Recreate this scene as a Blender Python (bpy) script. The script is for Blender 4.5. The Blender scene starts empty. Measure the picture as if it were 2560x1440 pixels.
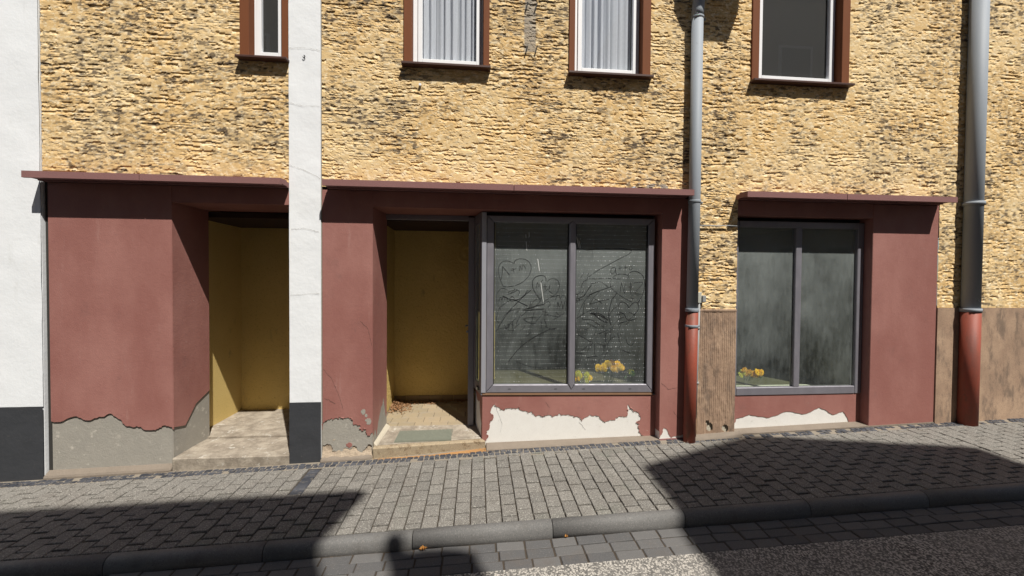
import bpy, bmesh, math, random
import numpy as np
from mathutils import Vector, Matrix
from mathutils.geometry import delaunay_2d_cdt

# ------------------------------------------------------------------ camera, sky, sun, exposure
S = bpy.context.scene
COL = S.collection
random.seed(7)
cam_d = bpy.data.cameras.new('camera')
cam = bpy.data.objects.new('camera', cam_d); COL.objects.link(cam)
cam_d.sensor_width = 36.0
cam_d.lens = 1000.0 / 2560.0 * 36.0
cam_d.clip_start = 0.05; cam_d.clip_end = 400.0
yaw, pitch, roll = map(math.radians, (4.999, -1.0785, -0.4206))
fwd = Vector((math.sin(yaw)*math.cos(pitch), math.cos(yaw)*math.cos(pitch), math.sin(pitch)))
rgt = Vector((math.cos(yaw), -math.sin(yaw), 0.0)); upv = rgt.cross(fwd)
r2 = rgt*math.cos(roll) - upv*math.sin(roll); u2 = upv*math.cos(roll) + rgt*math.sin(roll)
CM = Matrix((r2, u2, -fwd)).transposed().to_4x4()
CM.translation = Vector((0.0, -3.9, 1.65))
cam.matrix_world = CM
S.camera = cam

SUN_DIR = Vector((-0.52, 1.0, -1.76)).normalized()          # the way the light travels
world = bpy.data.worlds.new('World'); S.world = world; world.use_nodes = True
wn = world.node_tree; wn.nodes.clear()
sky = wn.nodes.new('ShaderNodeTexSky'); sky.sky_type = 'NISHITA'; sky.sun_disc = False
sky.sun_elevation = math.asin(-SUN_DIR.z); sky.sun_rotation = math.atan2(-SUN_DIR.x, -SUN_DIR.y)
sky.air_density = 1.0; sky.dust_density = 0.6
bg = wn.nodes.new('ShaderNodeBackground'); bg.inputs['Strength'].default_value = 0.05
wo = wn.nodes.new('ShaderNodeOutputWorld')
wn.links.new(sky.outputs[0], bg.inputs[0]); wn.links.new(bg.outputs[0], wo.inputs[0])
sun_d = bpy.data.lights.new('sun', 'SUN'); sun_d.energy = 5.0; sun_d.angle = math.radians(0.5); sun_d.color = (1.0, 0.955, 0.88)
sun = bpy.data.objects.new('sun', sun_d); COL.objects.link(sun)
sun.rotation_euler = SUN_DIR.to_track_quat('-Z', 'Y').to_euler(); sun.location = (6, -10, 16)
S.view_settings.view_transform = 'Standard'; S.view_settings.look = 'None'
S.view_settings.exposure = 0.36; S.view_settings.gamma = 1.0; S.view_settings.use_curve_mapping = False

# ------------------------------------------------------------------ numpy noise
def _h(ix, iz, seed):
    h = (ix.astype(np.int64)*374761393 + iz.astype(np.int64)*668265263 + seed*2147483647) & 0xFFFFFFFF
    h = ((h ^ (h >> 13)) * 1274126177) & 0xFFFFFFFF
    h = ((h ^ (h >> 16)) * 2246822519) & 0xFFFFFFFF
    return ((h ^ (h >> 15)) & 0xFFFFFF) / float(0xFFFFFF)
def vn(x, z, seed=0):
    ix = np.floor(x); iz = np.floor(z); fx = x-ix; fz = z-iz
    fx = fx*fx*(3-2*fx); fz = fz*fz*(3-2*fz)
    a = _h(ix, iz, seed); b = _h(ix+1, iz, seed); c = _h(ix, iz+1, seed); d = _h(ix+1, iz+1, seed)
    return (a*(1-fx)+b*fx)*(1-fz) + (c*(1-fx)+d*fx)*fz
def fbm(x, z, seed=0, o=3):
    s = 0; a = 1; t = 0
    for k in range(o):
        s = s + a*vn(x*2**k+17.3*k, z*2**k-9.1*k, seed+k*31); t += a; a *= .5
    return s/t
def sst(a, b, v):
    t = np.clip((v-a)/(b-a), 0, 1); return t*t*(3-2*t)

# ------------------------------------------------------------------ node helpers
MATS = {}
class NT:
    def __init__(s, name):
        s.m = bpy.data.materials.new(name); s.m.use_nodes = True; s.t = s.m.node_tree
        s.b = s.t.nodes['Principled BSDF']; s.out = s.t.nodes['Material Output']; MATS[name] = s.m
        s.pos = s.n('ShaderNodeNewGeometry').outputs['Position']
        s.b.inputs['Roughness'].default_value = .85; s.b.inputs['Specular IOR Level'].default_value = .3
    def n(s, t, **k):
        nd = s.t.nodes.new(t)
        for a, v in k.items(): setattr(nd, a, v)
        return nd
    def put(s, sock, v):
        if isinstance(v, bpy.types.NodeSocket): s.t.links.new(v, sock)
        elif isinstance(v, (tuple, list)) and len(v) == 3 and sock.type == 'RGBA': sock.default_value = (*v, 1)
        else: sock.default_value = v
    def vec(s, st=(1, 1, 1), off=None):
        m = s.n('ShaderNodeMapping'); s.t.links.new(s.pos, m.inputs[0]); m.inputs['Scale'].default_value = st
        if off is not None: s.put(m.inputs['Location'], off)
        return m.outputs[0]
    def noise(s, sc, st=(1, 1, 1), det=4, ro=.6, off=None):
        n = s.n('ShaderNodeTexNoise'); s.t.links.new(s.vec(st, off), n.inputs['Vector'])
        n.inputs['Scale'].default_value = sc; n.inputs['Detail'].default_value = det; n.inputs['Roughness'].default_value = ro
        return n.outputs[0]
    def voro(s, sc, st=(1, 1, 1), feat='F1', out='Distance'):
        n = s.n('ShaderNodeTexVoronoi', feature=feat); s.t.links.new(s.vec(st), n.inputs['Vector'])
        n.inputs['Scale'].default_value = sc
        return n.outputs[out]
    def mr(s, v, a, b, c=0., d=1.):
        n = s.n('ShaderNodeMapRange'); n.interpolation_type = 'SMOOTHSTEP'
        s.put(n.inputs[0], v)
        for i, q in enumerate((a, b, c, d)): n.inputs[i+1].default_value = q
        return n.outputs[0]
    def mix(s, f, a, b, bt='MIX'):
        n = s.n('ShaderNodeMix', data_type='RGBA', blend_type=bt)
        s.put(n.inputs[0], f); s.put(n.inputs[6], a); s.put(n.inputs[7], b); return n.outputs[2]
    def math(s, op, a, b):
        n = s.n('ShaderNodeMath', operation=op); s.put(n.inputs[0], a); s.put(n.inputs[1], b); return n.outputs[0]
    def rnd(s): return s.n('ShaderNodeObjectInfo').outputs['Random']
    def attr(s, nm): return s.n('ShaderNodeAttribute', attribute_name=nm).outputs['Fac']
    def col(s, c): s.put(s.b.inputs['Base Color'], c); return s
    def rough(s, r, spec=None, metal=None):
        s.put(s.b.inputs['Roughness'], r)
        if spec is not None: s.b.inputs['Specular IOR Level'].default_value = spec
        if metal is not None: s.b.inputs['Metallic'].default_value = metal
        return s
    def bump(s, h, dist, st=1.0):
        n = s.n('ShaderNodeBump'); s.put(n.inputs['Height'], h); n.inputs['Distance'].default_value = dist; n.inputs['Strength'].default_value = st
        s.t.links.new(n.outputs[0], s.b.inputs['Normal']); return s

# roughcast (torn render): ochre paint, paler rubbed patches, soot lying in ragged horizontal drifts
q = NT('ochre_roughcast')
c = q.mix(q.mr(q.noise(1.3, det=5), .38, .66), (.64, .43, .19), (.73, .545, .29))
c = q.mix(q.mr(q.noise(15, (1, 1, 1.8), 6, .75), .48, .62), c, (.82, .68, .45))
c = q.mix(q.mr(q.noise(40, (1, 1, 2), 4), .54, .75, 0, .45), c, (.42, .28, .145))
c = q.mix(q.attr('soot'), c, (.075, .055, .042))
c = q.mix(q.attr('bare'), c, (.30, .27, .23))
q.col(c).rough(.92, .2).bump(q.noise(160, det=3), .002, .8)
q = NT('niche_roughcast')
c = q.mix(q.noise(2.2), (.56, .41, .14), (.69, .52, .21)); c = q.mix(q.mr(q.noise(70), .55, .75, 0, .6), c, (.25, .16, .05))
c = q.mix(q.mr(q.noise(3.1, (1, 1, .5), 5, .7), .62, .8, 0, .7), c, (.13, .11, .08))
q.col(c).bump(q.noise(140), .004, 1)
q = NT('white_render')
c = q.mix(q.noise(2.5, det=6), (.75, .77, .79), (.79, .805, .82)); c = q.mix(q.mr(q.noise(7, (1, 1, .25), 5, .7), .66, .85, 0, .25), c, (.5, .5, .48))
c = q.mix(q.mr(q.noise(4, (1.5, 1, .3), 6, .75), .57, .8, 0, .35), c, (.52, .51, .48))
q.col(c).bump(q.noise(26, (1, 1, 1), 4), .004, .5)
q = NT('dark_plinth_paint')
c = q.mix(q.noise(6, (1, 1, 2), 5, .7), (.028, .03, .034), (.05, .052, .058)); c = q.mix(q.mr(q.noise(24, det=5, ro=.75), .6, .8, 0, .5), c, (.14, .13, .115))
q.col(c).rough(.8).bump(q.noise(30), .004, .6)
q = NT('maroon_paint')
c = q.mix(q.mr(q.noise(1.1, (1, 1, .6), 5, .65), .35, .68), (.265, .11, .092), (.345, .163, .138))
c = q.mix(q.mr(q.noise(11, (1, 1, .35), 5, .7), .56, .8, 0, .35), c, (.27, .11, .10))
c = q.mix(q.mr(q.noise(38, (1, 1, 1), 4, .7), .69, .78, 0, .7), c, (.12, .075, .06))
c = q.mix(q.mr(q.noise(3.2, (1, 1, .8), 7, .75), .55, .74, 0, .55), c, (.20, .10, .088))
c = q.mix(q.mr(q.noise(5.5, (1.3, 1, .16), 5, .7), .60, .78, 0, .5), c, (.43, .27, .24))
c = q.mix(q.mr(q.noise(55, det=3, ro=.7), .70, .74, 0, .8), c, (.46, .42, .36))
q.col(c).rough(.6, .35).bump(q.math('ADD', q.noise(28, det=5, ro=.65), q.noise(150, det=2)), .0035, .55)
q = NT('maroon_concrete')
c = q.mix(q.noise(3, (.5, 1, 1), 5, .7), (.20, .095, .09), (.27, .14, .132)); c = q.mix(q.mr(q.noise(60, det=4, ro=.8), .55, .75, 0, .6), c, (.15, .085, .08))
q.col(c).rough(.85).bump(q.noise(120), .003, .7)
q = NT('grey_plaster')
c = q.mix(q.noise(8, det=6, ro=.7), (.26, .245, .215), (.36, .335, .29)); c = q.mix(q.mr(q.noise(14, det=5), .6, .72, 0, .8), c, (.50, .46, .40))
q.col(c).bump(q.noise(45, det=6, ro=.75), .006, .8)
q = NT('rubble_base')
c = q.mix(q.noise(9, det=6, ro=.7), (.36, .27, .19), (.50, .42, .32)); c = q.mix(q.mr(q.noise(13, det=4), .55, .7, 0, .7), c, (.33, .22, .17))
q.col(c).bump(q.noise(22, det=7, ro=.75), .02, .9)
q = NT('white_plaster')
c = q.mix(q.noise(10, det=6, ro=.7), (.66, .64, .60), (.77, .755, .72)); c = q.mix(q.mr(q.noise(16, det=6, ro=.8), .58, .78, 0, .55), c, (.42, .39, .34))
c = q.mix(q.mr(q.noise(210, det=2), .62, .7, 0, .55), c, (.28, .26, .23))
q.col(c).bump(q.noise(190, det=3), .003, .9)
q = NT('cream_plaster'); q.col(q.mix(q.noise(30, det=5), (.40, .355, .275), (.53, .48, .385))).bump(q.noise(60), .006, .8)
q = NT('concrete_step')
c = q.mix(q.mr(q.noise(7, det=7, ro=.75), .35, .65), (.22, .185, .145), (.38, .33, .265)); c = q.mix(q.mr(q.noise(60, det=4, ro=.8), .55, .72, 0, .6), c, (.15, .125, .10)); c = q.mix(q.mr(q.noise(9, det=6, ro=.75), .57, .66, 0, .8), c, (.55, .52, .46))
q.col(c).bump(q.noise(55, det=6, ro=.75), .008, .8)
q = NT('rusty_nosing')
c = q.mix(q.noise(11, (1, 1, 1), 6, .75), (.40, .325, .225), (.29, .225, .15)); c = q.mix(q.mr(q.noise(14, (1, 1, .8), 6, .75), .5, .66, 0, .85), c, (.17, .115, .065))
c = q.mix(q.mr(q.noise(130, det=2), .55, .68, 0, .6), c, (.62, .50, .30))
q.col(c).bump(q.noise(80, det=6, ro=.8), .008, .9)
q = NT('sand_mortar')
c = q.mix(q.noise(7, det=6, ro=.7), (.165, .135, .107), (.27, .225, .18)); c = q.mix(q.mr(q.noise(150, det=2), .58, .7, 0, .6), c, (.2, .16, .12))
q.col(c).bump(q.noise(70, det=6, ro=.8), .008, .9)
q = NT('orange_grit'); q.col(q.mix(q.rnd(), q.mix(q.noise(90, det=3), (.40, .19, .06), (.55, .36, .17)), (.30, .14, .05))).bump(q.noise(200), .003)
q = NT('porch_tile')
c = q.mix(q.rnd(), (.29, .235, .155), (.37, .29, .19)); c = q.mix(q.mr(q.noise(9, det=6, ro=.7), .45, .75, 0, .7), c, (.29, .255, .205))
c = q.mix(q.mr(q.noise(130, det=2), .6, .75, 0, .4), c, (.2, .15, .09))
q.col(c).rough(.7).bump(q.noise(110), .001, .5)
q = NT('skirting_tile'); q.col(q.mix(q.rnd(), (.22, .155, .09), (.30, .22, .13))).rough(.5)
q = NT('tile_grout'); q.col(q.mix(q.noise(40), (.14, .115, .085), (.22, .185, .14)))
q = NT('green_mat'); q.col(q.mix(q.noise(24, det=5), (.135, .145, .115), (.21, .215, .17))).rough(.8)
q = NT('bronze_metal')
c = q.mix(q.noise(5, (1, 1, .12), 5, .7), (.19, .183, .21), (.265, .255, .285)); c = q.mix(q.mr(q.noise(30, (1, 1, .3), 5, .75), .6, .8, 0, .5), c, (.28, .26, .255))
q.col(c).rough(q.mr(q.noise(20, (1, 1, .3)), .3, .7, .38, .58), .5, .35).bump(q.noise(60, (1, 1, .1)), .0006, .5)
q = NT('pale_metal')
c = q.mix(q.noise(6, (1, 1, .12), 5, .7), (.31, .315, .36), (.38, .385, .42))
q.col(c).rough(.5, .5, .3)
q = NT('dark_gasket'); q.col((.012, .012, .013)).rough(.7)
q = NT('zinc_pipe')
c = q.mix(q.noise(7, (1, 1, .15), 5, .7), (.22, .25, .285), (.31, .335, .365)); c = q.mix(q.mr(q.noise(24, det=5, ro=.7), .6, .8, 0, .5), c, (.17, .17, .17))
q.col(c).rough(.62, .3, .0)
q = NT('red_iron')
c = q.mix(q.mr(q.noise(6, (1, 1, .25), 5, .7), .40, .62), (.265, .058, .033), (.19, .055, .037)); c = q.mix(q.mr(q.noise(13, (1, 1, .4), 6, .75), .54, .72, 0, .8), c, (.11, .06, .035))
q.col(c).rough(.6, .4).bump(q.noise(50, det=5), .002, .6)
q = NT('conduit_grey'); q.col(q.mix(q.noise(12), (.23, .24, .245), (.32, .33, .33))).rough(.6)
q = NT('rust'); q.col(q.mix(q.noise(30), (.12, .07, .04), (.2, .11, .06)))
q = NT('box_grey'); q.col(q.mix(q.noise(20), (.38, .38, .33), (.47, .47, .42)))
q = NT('comb_plaster')
c = q.mix(q.mr(q.noise(2.2, (1, 1, .8), 5, .7), .38, .66), (.31, .21, .145), (.43, .30, .205)); c = q.mix(q.mr(q.noise(7, (1, 1, .4), 5, .7), .46, .66, 0, .85), c, (.165, .12, .09))
c = q.mix(q.mr(q.noise(120, det=2), .56, .7, 0, .5), c, (.16, .11, .085))
q.col(c).bump(q.noise(140, det=3), .003, .9)
q = NT('white_wood')
c = q.mix(q.noise(10, det=5), (.79, .80, .82), (.84, .845, .86)); c = q.mix(q.mr(q.noise(34, (1, 1, .35), 5, .75), .64, .78, 0, .5), c, (.5, .47, .42))
q.col(c).rough(.5, .4).bump(q.noise(40, (3, 3, .3)), .001, .4)
q = NT('brown_paint')
c = q.mix(q.noise(5, (1, 1, .3), 5, .7), (.15, .05, .02), (.20, .072, .03)); c = q.mix(q.mr(q.noise(40, (1, 1, .4), 5, .75), .64, .78, 0, .6), c, (.06, .03, .022))
q.col(c).rough(.7, .15).bump(q.noise(40, (3, 3, .4)), .0015, .5)
q = NT('brown_sill'); q.col(q.mix(q.noise(20), (.05, .022, .017), (.085, .04, .03))).rough(.5, .4)
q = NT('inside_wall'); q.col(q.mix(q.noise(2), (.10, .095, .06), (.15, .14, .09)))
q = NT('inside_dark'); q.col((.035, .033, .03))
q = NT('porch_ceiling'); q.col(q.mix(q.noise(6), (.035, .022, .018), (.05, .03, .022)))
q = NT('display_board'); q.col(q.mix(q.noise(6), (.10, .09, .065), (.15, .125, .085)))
q = NT('petal_yellow'); q.col(q.mix(q.rnd(), (.95, .66, .03), (.92, .50, .02))).rough(.6)
q = NT('petal_orange'); q.col((.95, .52, .02)).rough(.6)
q = NT('petal_green'); q.col(q.mix(q.noise(60), (.36, .40, .06), (.66, .56, .07))).rough(.6)
q = NT('leaf_green'); q.col((.035, .09, .025)).rough(.6)
q = NT('dry_leaf'); q.col(q.mix(q.noise(60, det=2), (.20, .10, .045), (.36, .21, .11))).rough(.7)
q = NT('orange_leaf'); q.col(q.mix(q.noise(50), (.50, .22, .05), (.62, .33, .10))).rough(.6)
q = NT('pale_line_white'); q.col((.72, .72, .70))
q = NT('wiped_line'); q.col((.02, .021, .022)).rough(.25, .5)
q = NT('glint_white'); q.col((.78, .80, .80)).rough(.35, .6)  # pale colour painted in for sun glints on the patterned glass
# paving
q = NT('paving_block')
r = q.rnd(); off = q.n('ShaderNodeCombineXYZ'); q.t.links.new(r, off.inputs[0])
c = q.mix(r, (.145, .137, .124), (.20, .188, .168))
c = q.mix(q.mr(q.noise(5, det=5), .4, .7, 0, .4), c, (.13, .115, .10))
c = q.mix(q.mr(q.voro(170, out='Color'), .0, .30, .75, 0), c, (.035, .034, .033))
c = q.mix(q.mr(q.noise(120, det=3, ro=.7), .52, .66, 0, .8), c, (.44, .42, .38)); c = q.mix(q.mr(q.noise(95, (1.1, 1, 1), 3, .7), .56, .68, 0, .8), c, (.045, .043, .04))
c = q.mix(q.mr(q.noise(2.3, det=4), .55, .75, 0, .3), c, (.10, .12, .085))
q.col(c).rough(.85).bump(q.noise(190, det=3), .003, .9)
q = NT('gutter_block')
c = q.mix(q.rnd(), (.085, .084, .085), (.125, .121, .118)); c = q.mix(q.mr(q.noise(190, det=2), .57, .7, 0, .6), c, (.22, .21, .20)); c = q.mix(q.mr(q.noise(6, det=5), .5, .75, 0, .4), c, (.12, .10, .085))
q.col(c).rough(.8).bump(q.noise(150, det=3), .003, .9)
q = NT('kerb_basalt')
c = q.mix(q.rnd(), (.125, .122, .118), (.155, .15, .143)); c = q.mix(q.mr(q.noise(110, det=3, ro=.75), .53, .66, 0, .6), c, (.24, .23, .215)); c = q.mix(q.mr(q.noise(90, (1.1, 1, 1), 3, .75), .56, .68, 0, .6), c, (.05, .05, .05)); c = q.mix(q.mr(q.noise(4, det=7, ro=.7), .5, .7, 0, .6), c, (.085, .078, .07))
q.col(c).rough(.75, .4).bump(q.noise(110, det=4), .002, .8)
q = NT('mosaic_stone'); c = q.mix(q.rnd(), (.03, .033, .042), (.075, .078, .09)); q.col(q.mix(q.mr(q.noise(25, det=5), .5, .75, 0, .6), c, (.22, .19, .15))).rough(.7).bump(q.noise(60), .004)
q = NT('joint_sand')
c = q.mix(q.noise(4, det=5, ro=.7), (.04, .031, .024), (.075, .058, .042)); c = q.mix(q.mr(q.noise(15, det=5, ro=.75), .6, .72, 0, .8), c, (.22, .125, .055))
q.col(c).bump(q.noise(160), .004)
q = NT('mosaic_mortar'); q.col(q.mix(q.noise(18, det=6, ro=.7), (.19, .165, .13), (.29, .25, .20))).bump(q.noise(120), .005)
q = NT('asphalt')
v = q.voro(95, out='Color'); bw = q.n('ShaderNodeRGBToBW'); q.t.links.new(v, bw.inputs[0])
c = q.mix(q.mr(bw.outputs[0], .2, .8), (.09, .087, .083), (.58, .54, .48)); c = q.mix(q.mr(q.voro(95), .45, .8), c, (.05, .047, .043)); c = q.mix(q.mr(q.noise(1.5, det=4), .3, .7, .1, .5), c, (.22, .207, .19))
q.col(c).rough(.8).bump(q.voro(95), .012, -.9)
q = NT('earth'); q.col(q.mix(q.noise(1), (.10, .09, .08), (.15, .14, .12)))
# opposite street side
q = NT('opposite_render'); q.col(q.mix(q.noise(1, det=5), (.34, .29, .22), (.42, .37, .30)))
q = NT('opposite_grey'); q.col(q.mix(q.noise(1, det=5), (.30, .30, .29), (.38, .375, .36)))
q = NT('roof_tile'); q.col(q.mix(q.noise(6, (4, 1, 4), 4), (.13, .055, .035), (.22, .10, .065))).bump(q.noise(14, (3, 1, 1)), .03)
q = NT('chimney_brick'); q.col(q.mix(q.noise(12), (.22, .10, .065), (.3, .15, .10)))
q = NT('house_glass'); q.col((.02, .022, .025)).rough(.08, .5)

def glass_mat(name, dust, tint, rough=.06, lo=.2, hi=.5, refl=1.45):
    m = bpy.data.materials.new(name); m.use_nodes = True; t = m.node_tree; t.nodes.clear(); MATS[name] = m
    def n(k): return t.nodes.new(k)
    out = n('ShaderNodeOutputMaterial'); tr = n('ShaderNodeBsdfTransparent'); tr.inputs[0].default_value = (*tint, 1)
    gl = n('ShaderNodeBsdfGlossy'); gl.inputs['Roughness'].default_value = rough; gl.inputs[0].default_value = (1, 1, 1, 1)
    fr = n('ShaderNodeFresnel'); fr.inputs[0].default_value = refl
    ge = n('ShaderNodeNewGeometry'); sb = n('ShaderNodeMath'); sb.operation = 'SUBTRACT'; sb.inputs[0].default_value = 1; t.links.new(ge.outputs['Backfacing'], sb.inputs[1])
    def front(sock):                                   # only the outer face of the pane reflects and holds dust
        k = n('ShaderNodeMath'); k.operation = 'MULTIPLY'; t.links.new(sock, k.inputs[0]); t.links.new(sb.outputs[0], k.inputs[1]); return k.outputs[0]
    m1 = n('ShaderNodeMixShader'); t.links.new(front(fr.outputs[0]), m1.inputs[0]); t.links.new(tr.outputs[0], m1.inputs[1]); t.links.new(gl.outputs[0], m1.inputs[2])
    if dust is None:
        t.links.new(m1.outputs[0], out.inputs[0]); return
    di = n('ShaderNodeBsdfDiffuse'); di.inputs[0].default_value = (*dust, 1)
    g = n('ShaderNodeNewGeometry')
    def nz(sc, st, det=5):
        mp = n('ShaderNodeMapping'); mp.inputs['Scale'].default_value = st; t.links.new(g.outputs['Position'], mp.inputs[0])
        k = n('ShaderNodeTexNoise'); k.inputs['Scale'].default_value = sc; k.inputs['Detail'].default_value = det; k.inputs['Roughness'].default_value = .65
        t.links.new(mp.outputs[0], k.inputs['Vector']); return k.outputs[0]
    a = n('ShaderNodeMath'); a.operation = 'MULTIPLY_ADD'; t.links.new(nz(1.6, (1, 1, .9)), a.inputs[0]); a.inputs[1].default_value = .75
    b = n('ShaderNodeMath'); b.operation = 'MULTIPLY'; t.links.new(nz(26, (1, 1, .22)), b.inputs[0]); b.inputs[1].default_value = .3; t.links.new(b.outputs[0], a.inputs[2])
    sp = n('ShaderNodeSeparateXYZ'); t.links.new(g.outputs['Position'], sp.inputs[0]); zz = n('ShaderNodeMapRange'); t.links.new(sp.outputs[2], zz.inputs[0])
    for i, v in enumerate((.7, 2.1, -.14, .13)): zz.inputs[i+1].default_value = v  # grey coat mixes in more strongly towards the top of the pane
    ad = n('ShaderNodeMath'); t.links.new(a.outputs[0], ad.inputs[0]); t.links.new(zz.outputs[0], ad.inputs[1]); a = ad
    r = n('ShaderNodeMapRange'); t.links.new(a.outputs[0], r.inputs[0])
    for i, v in enumerate((.3, .72, lo, hi)): r.inputs[i+1].default_value = v
    m2 = n('ShaderNodeMixShader'); t.links.new(front(r.outputs[0]), m2.inputs[0]); t.links.new(m1.outputs[0], m2.inputs[1]); t.links.new(di.outputs[0], m2.inputs[2])
    t.links.new(m2.outputs[0], out.inputs[0])
glass_mat('dusty_glass', (.38, .42, .41), (.90, .93, .88), lo=.06, hi=.42)
glass_mat('window_glass', None, (.97, .98, .99), .02, refl=1.5)
def curtain_mat():
    m = bpy.data.materials.new('net_cloth'); m.use_nodes = True; t = m.node_tree; t.nodes.clear(); MATS['net_cloth'] = m
    n = t.nodes.new
    out = n('ShaderNodeOutputMaterial'); di = n('ShaderNodeBsdfDiffuse'); di.inputs[0].default_value = (.84, .86, .90, 1)
    tl = n('ShaderNodeBsdfTranslucent'); tl.inputs[0].default_value = (.84, .86, .90, 1)
    tr = n('ShaderNodeBsdfTransparent')
    m1 = n('ShaderNodeMixShader'); m1.inputs[0].default_value = .3; t.links.new(di.outputs[0], m1.inputs[1]); t.links.new(tl.outputs[0], m1.inputs[2])
    uv = n('ShaderNodeUVMap'); w = n('ShaderNodeTexWave'); w.wave_type = 'BANDS'; w.bands_direction = 'Y'; w.inputs['Scale'].default_value = 26; w.inputs['Distortion'].default_value = 1.2; w.inputs['Detail'].default_value = 1; w.inputs['Detail Scale'].default_value = 6
    t.links.new(uv.outputs[0], w.inputs[0])
    r = n('ShaderNodeMapRange'); t.links.new(w.outputs['Fac'], r.inputs[0])
    for i, v in enumerate((.25, .75, .0, .22)): r.inputs[i+1].default_value = v
    m2 = n('ShaderNodeMixShader'); t.links.new(r.outputs[0], m2.inputs[0]); t.links.new(m1.outputs[0], m2.inputs[1]); t.links.new(tr.outputs[0], m2.inputs[2])
    t.links.new(m2.outputs[0], out.inputs[0])
curtain_mat()

# ------------------------------------------------------------------ mesh helpers
def root(name, loc, label, cat, group=None):
    o = bpy.data.objects.new(name, None); o.location = loc; o.empty_display_size = .1; COL.objects.link(o)
    o['label'] = label; o['category'] = cat
    if group: o['group'] = group
    return o
def tag(o, label, cat, group=None):
    o['label'] = label; o['category'] = cat
    if group: o['group'] = group
    return o
def link(name, me, mt, parent=None, loc=None):
    o = bpy.data.objects.new(name, me)
    if mt and not me.materials: me.materials.append(MATS[mt])
    COL.objects.link(o)
    if parent is not None:
        o.parent = parent
        base = Vector((0, 0, 0)); p = parent
        while p is not None: base += p.location; p = p.parent
        o.location = (Vector(loc) if loc is not None else Vector((0, 0, 0))) - base
    elif loc is not None: o.location = loc
    return o
def slab(bm, pts, fa, fb):                     # fill an outline (however ragged) and give it thickness
    vs, es, fs, *_ = delaunay_2d_cdt([Vector(p) for p in pts], [], [list(range(len(pts)))], 1, 1e-5)
    a = [bm.verts.new(fa(v.x, v.y)) for v in vs]; b = [bm.verts.new(fb(v.x, v.y)) for v in vs]
    cnt = {}
    for f in fs:
        try: bm.faces.new([a[i] for i in f]); bm.faces.new([b[i] for i in reversed(f)])
        except ValueError: continue
        for i, j in zip(f, list(f[1:])+[f[0]]): cnt[(i, j)] = 1
    for i, j in cnt:
        if (j, i) not in cnt: bm.faces.new((a[j], a[i], b[i], b[j]))
class MB:
    def __init__(s): s.bm = bmesh.new()
    def hexa(s, p, bev=0):
        v = [s.bm.verts.new(q) for q in p]
        fs = [s.bm.faces.new([v[i] for i in f]) for f in ((3, 2, 1, 0), (4, 5, 6, 7), (0, 1, 5, 4), (1, 2, 6, 5), (2, 3, 7, 6), (3, 0, 4, 7))]
        if bev:
            es = list({e for f in fs for e in f.edges})
            bmesh.ops.bevel(s.bm, geom=es, offset=bev, segments=1, affect='EDGES', profile=.5)
        return s
    def box(s, x0, x1, y0, y1, z0, z1, bev=0):
        return s.hexa([(x0, y0, z0), (x1, y0, z0), (x1, y1, z0), (x0, y1, z0), (x0, y0, z1), (x1, y0, z1), (x1, y1, z1), (x0, y1, z1)], bev)
    def poly_y(s, pts, y0, y1):                 # outline in x,z pushed from y0 (front) to y1
        n = len(pts)
        slab(s.bm, pts, lambda u, v: (u, y0, v), lambda u, v: (u, y1, v)); return s
    def poly_x(s, pts, x0, x1, f2=None):        # outline in y,z pushed along x; f2(x) shifts z
        n = len(pts); sh = f2 or (lambda x: 0)
        a = [s.bm.verts.new((x0, y, z+sh(x0))) for y, z in pts]; b = [s.bm.verts.new((x1, y, z+sh(x1))) for y, z in pts]
        s.bm.faces.new(a); s.bm.faces.new(b[::-1])
        for i in range(n): s.bm.faces.new((a[i], b[i], b[(i+1) % n], a[(i+1) % n]))
        return s
    def tube(s, pts, r, seg=14, caps=True):
        pts = [Vector(p) for p in pts]; rings = []
        rr = r if isinstance(r, (list, tuple)) else [r]*len(pts)
        for i, p in enumerate(pts):
            d = (pts[min(i+1, len(pts)-1)] - pts[max(i-1, 0)]).normalized()
            u = d.orthogonal().normalized() if i == 0 else (uu - d*uu.dot(d)).normalized()
            uu = u; w = d.cross(u)
            rings.append([s.bm.verts.new(p + (u*math.cos(t) + w*math.sin(t))*rr[i]) for t in [2*math.pi*k/seg for k in range(seg)]])
        for a, b in zip(rings, rings[1:]):
            for k in range(seg): s.bm.faces.new((a[k], a[(k+1) % seg], b[(k+1) % seg], b[k])).smooth = True
        if caps: s.bm.faces.new(rings[0][::-1]); s.bm.faces.new(rings[-1])
        return s
    def build(s, name, mt, parent=None, loc=None):
        bmesh.ops.recalc_face_normals(s.bm, faces=s.bm.faces)
        me = bpy.data.meshes.new(name); s.bm.to_mesh(me); s.bm.free()
        return link(name, me, mt, parent, loc)
def grid_mesh(name, P, nx, nz, keep=None, attrs=None):
    me = bpy.data.meshes.new(name)
    I, J = np.meshgrid(np.arange(nx-1), np.arange(nz-1)); a = (J*nx+I).ravel()
    F = np.stack([a, a+1, a+1+nx, a+nx], 1)
    if keep is not None: F = F[keep.ravel()]
    me.vertices.add(nx*nz); me.vertices.foreach_set('co', P.reshape(-1).astype(np.float32))
    me.loops.add(F.size); me.loops.foreach_set('vertex_index', F.reshape(-1).astype(np.int32))
    me.polygons.add(len(F)); me.polygons.foreach_set('loop_start', (np.arange(len(F))*4).astype(np.int32))
    me.update(calc_edges=True); me.validate()
    for k, v in (attrs or {}).items():
        at = me.attributes.new(k, 'FLOAT', 'POINT'); at.data.foreach_set('value', v.reshape(-1).astype(np.float32))
    return me
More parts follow.
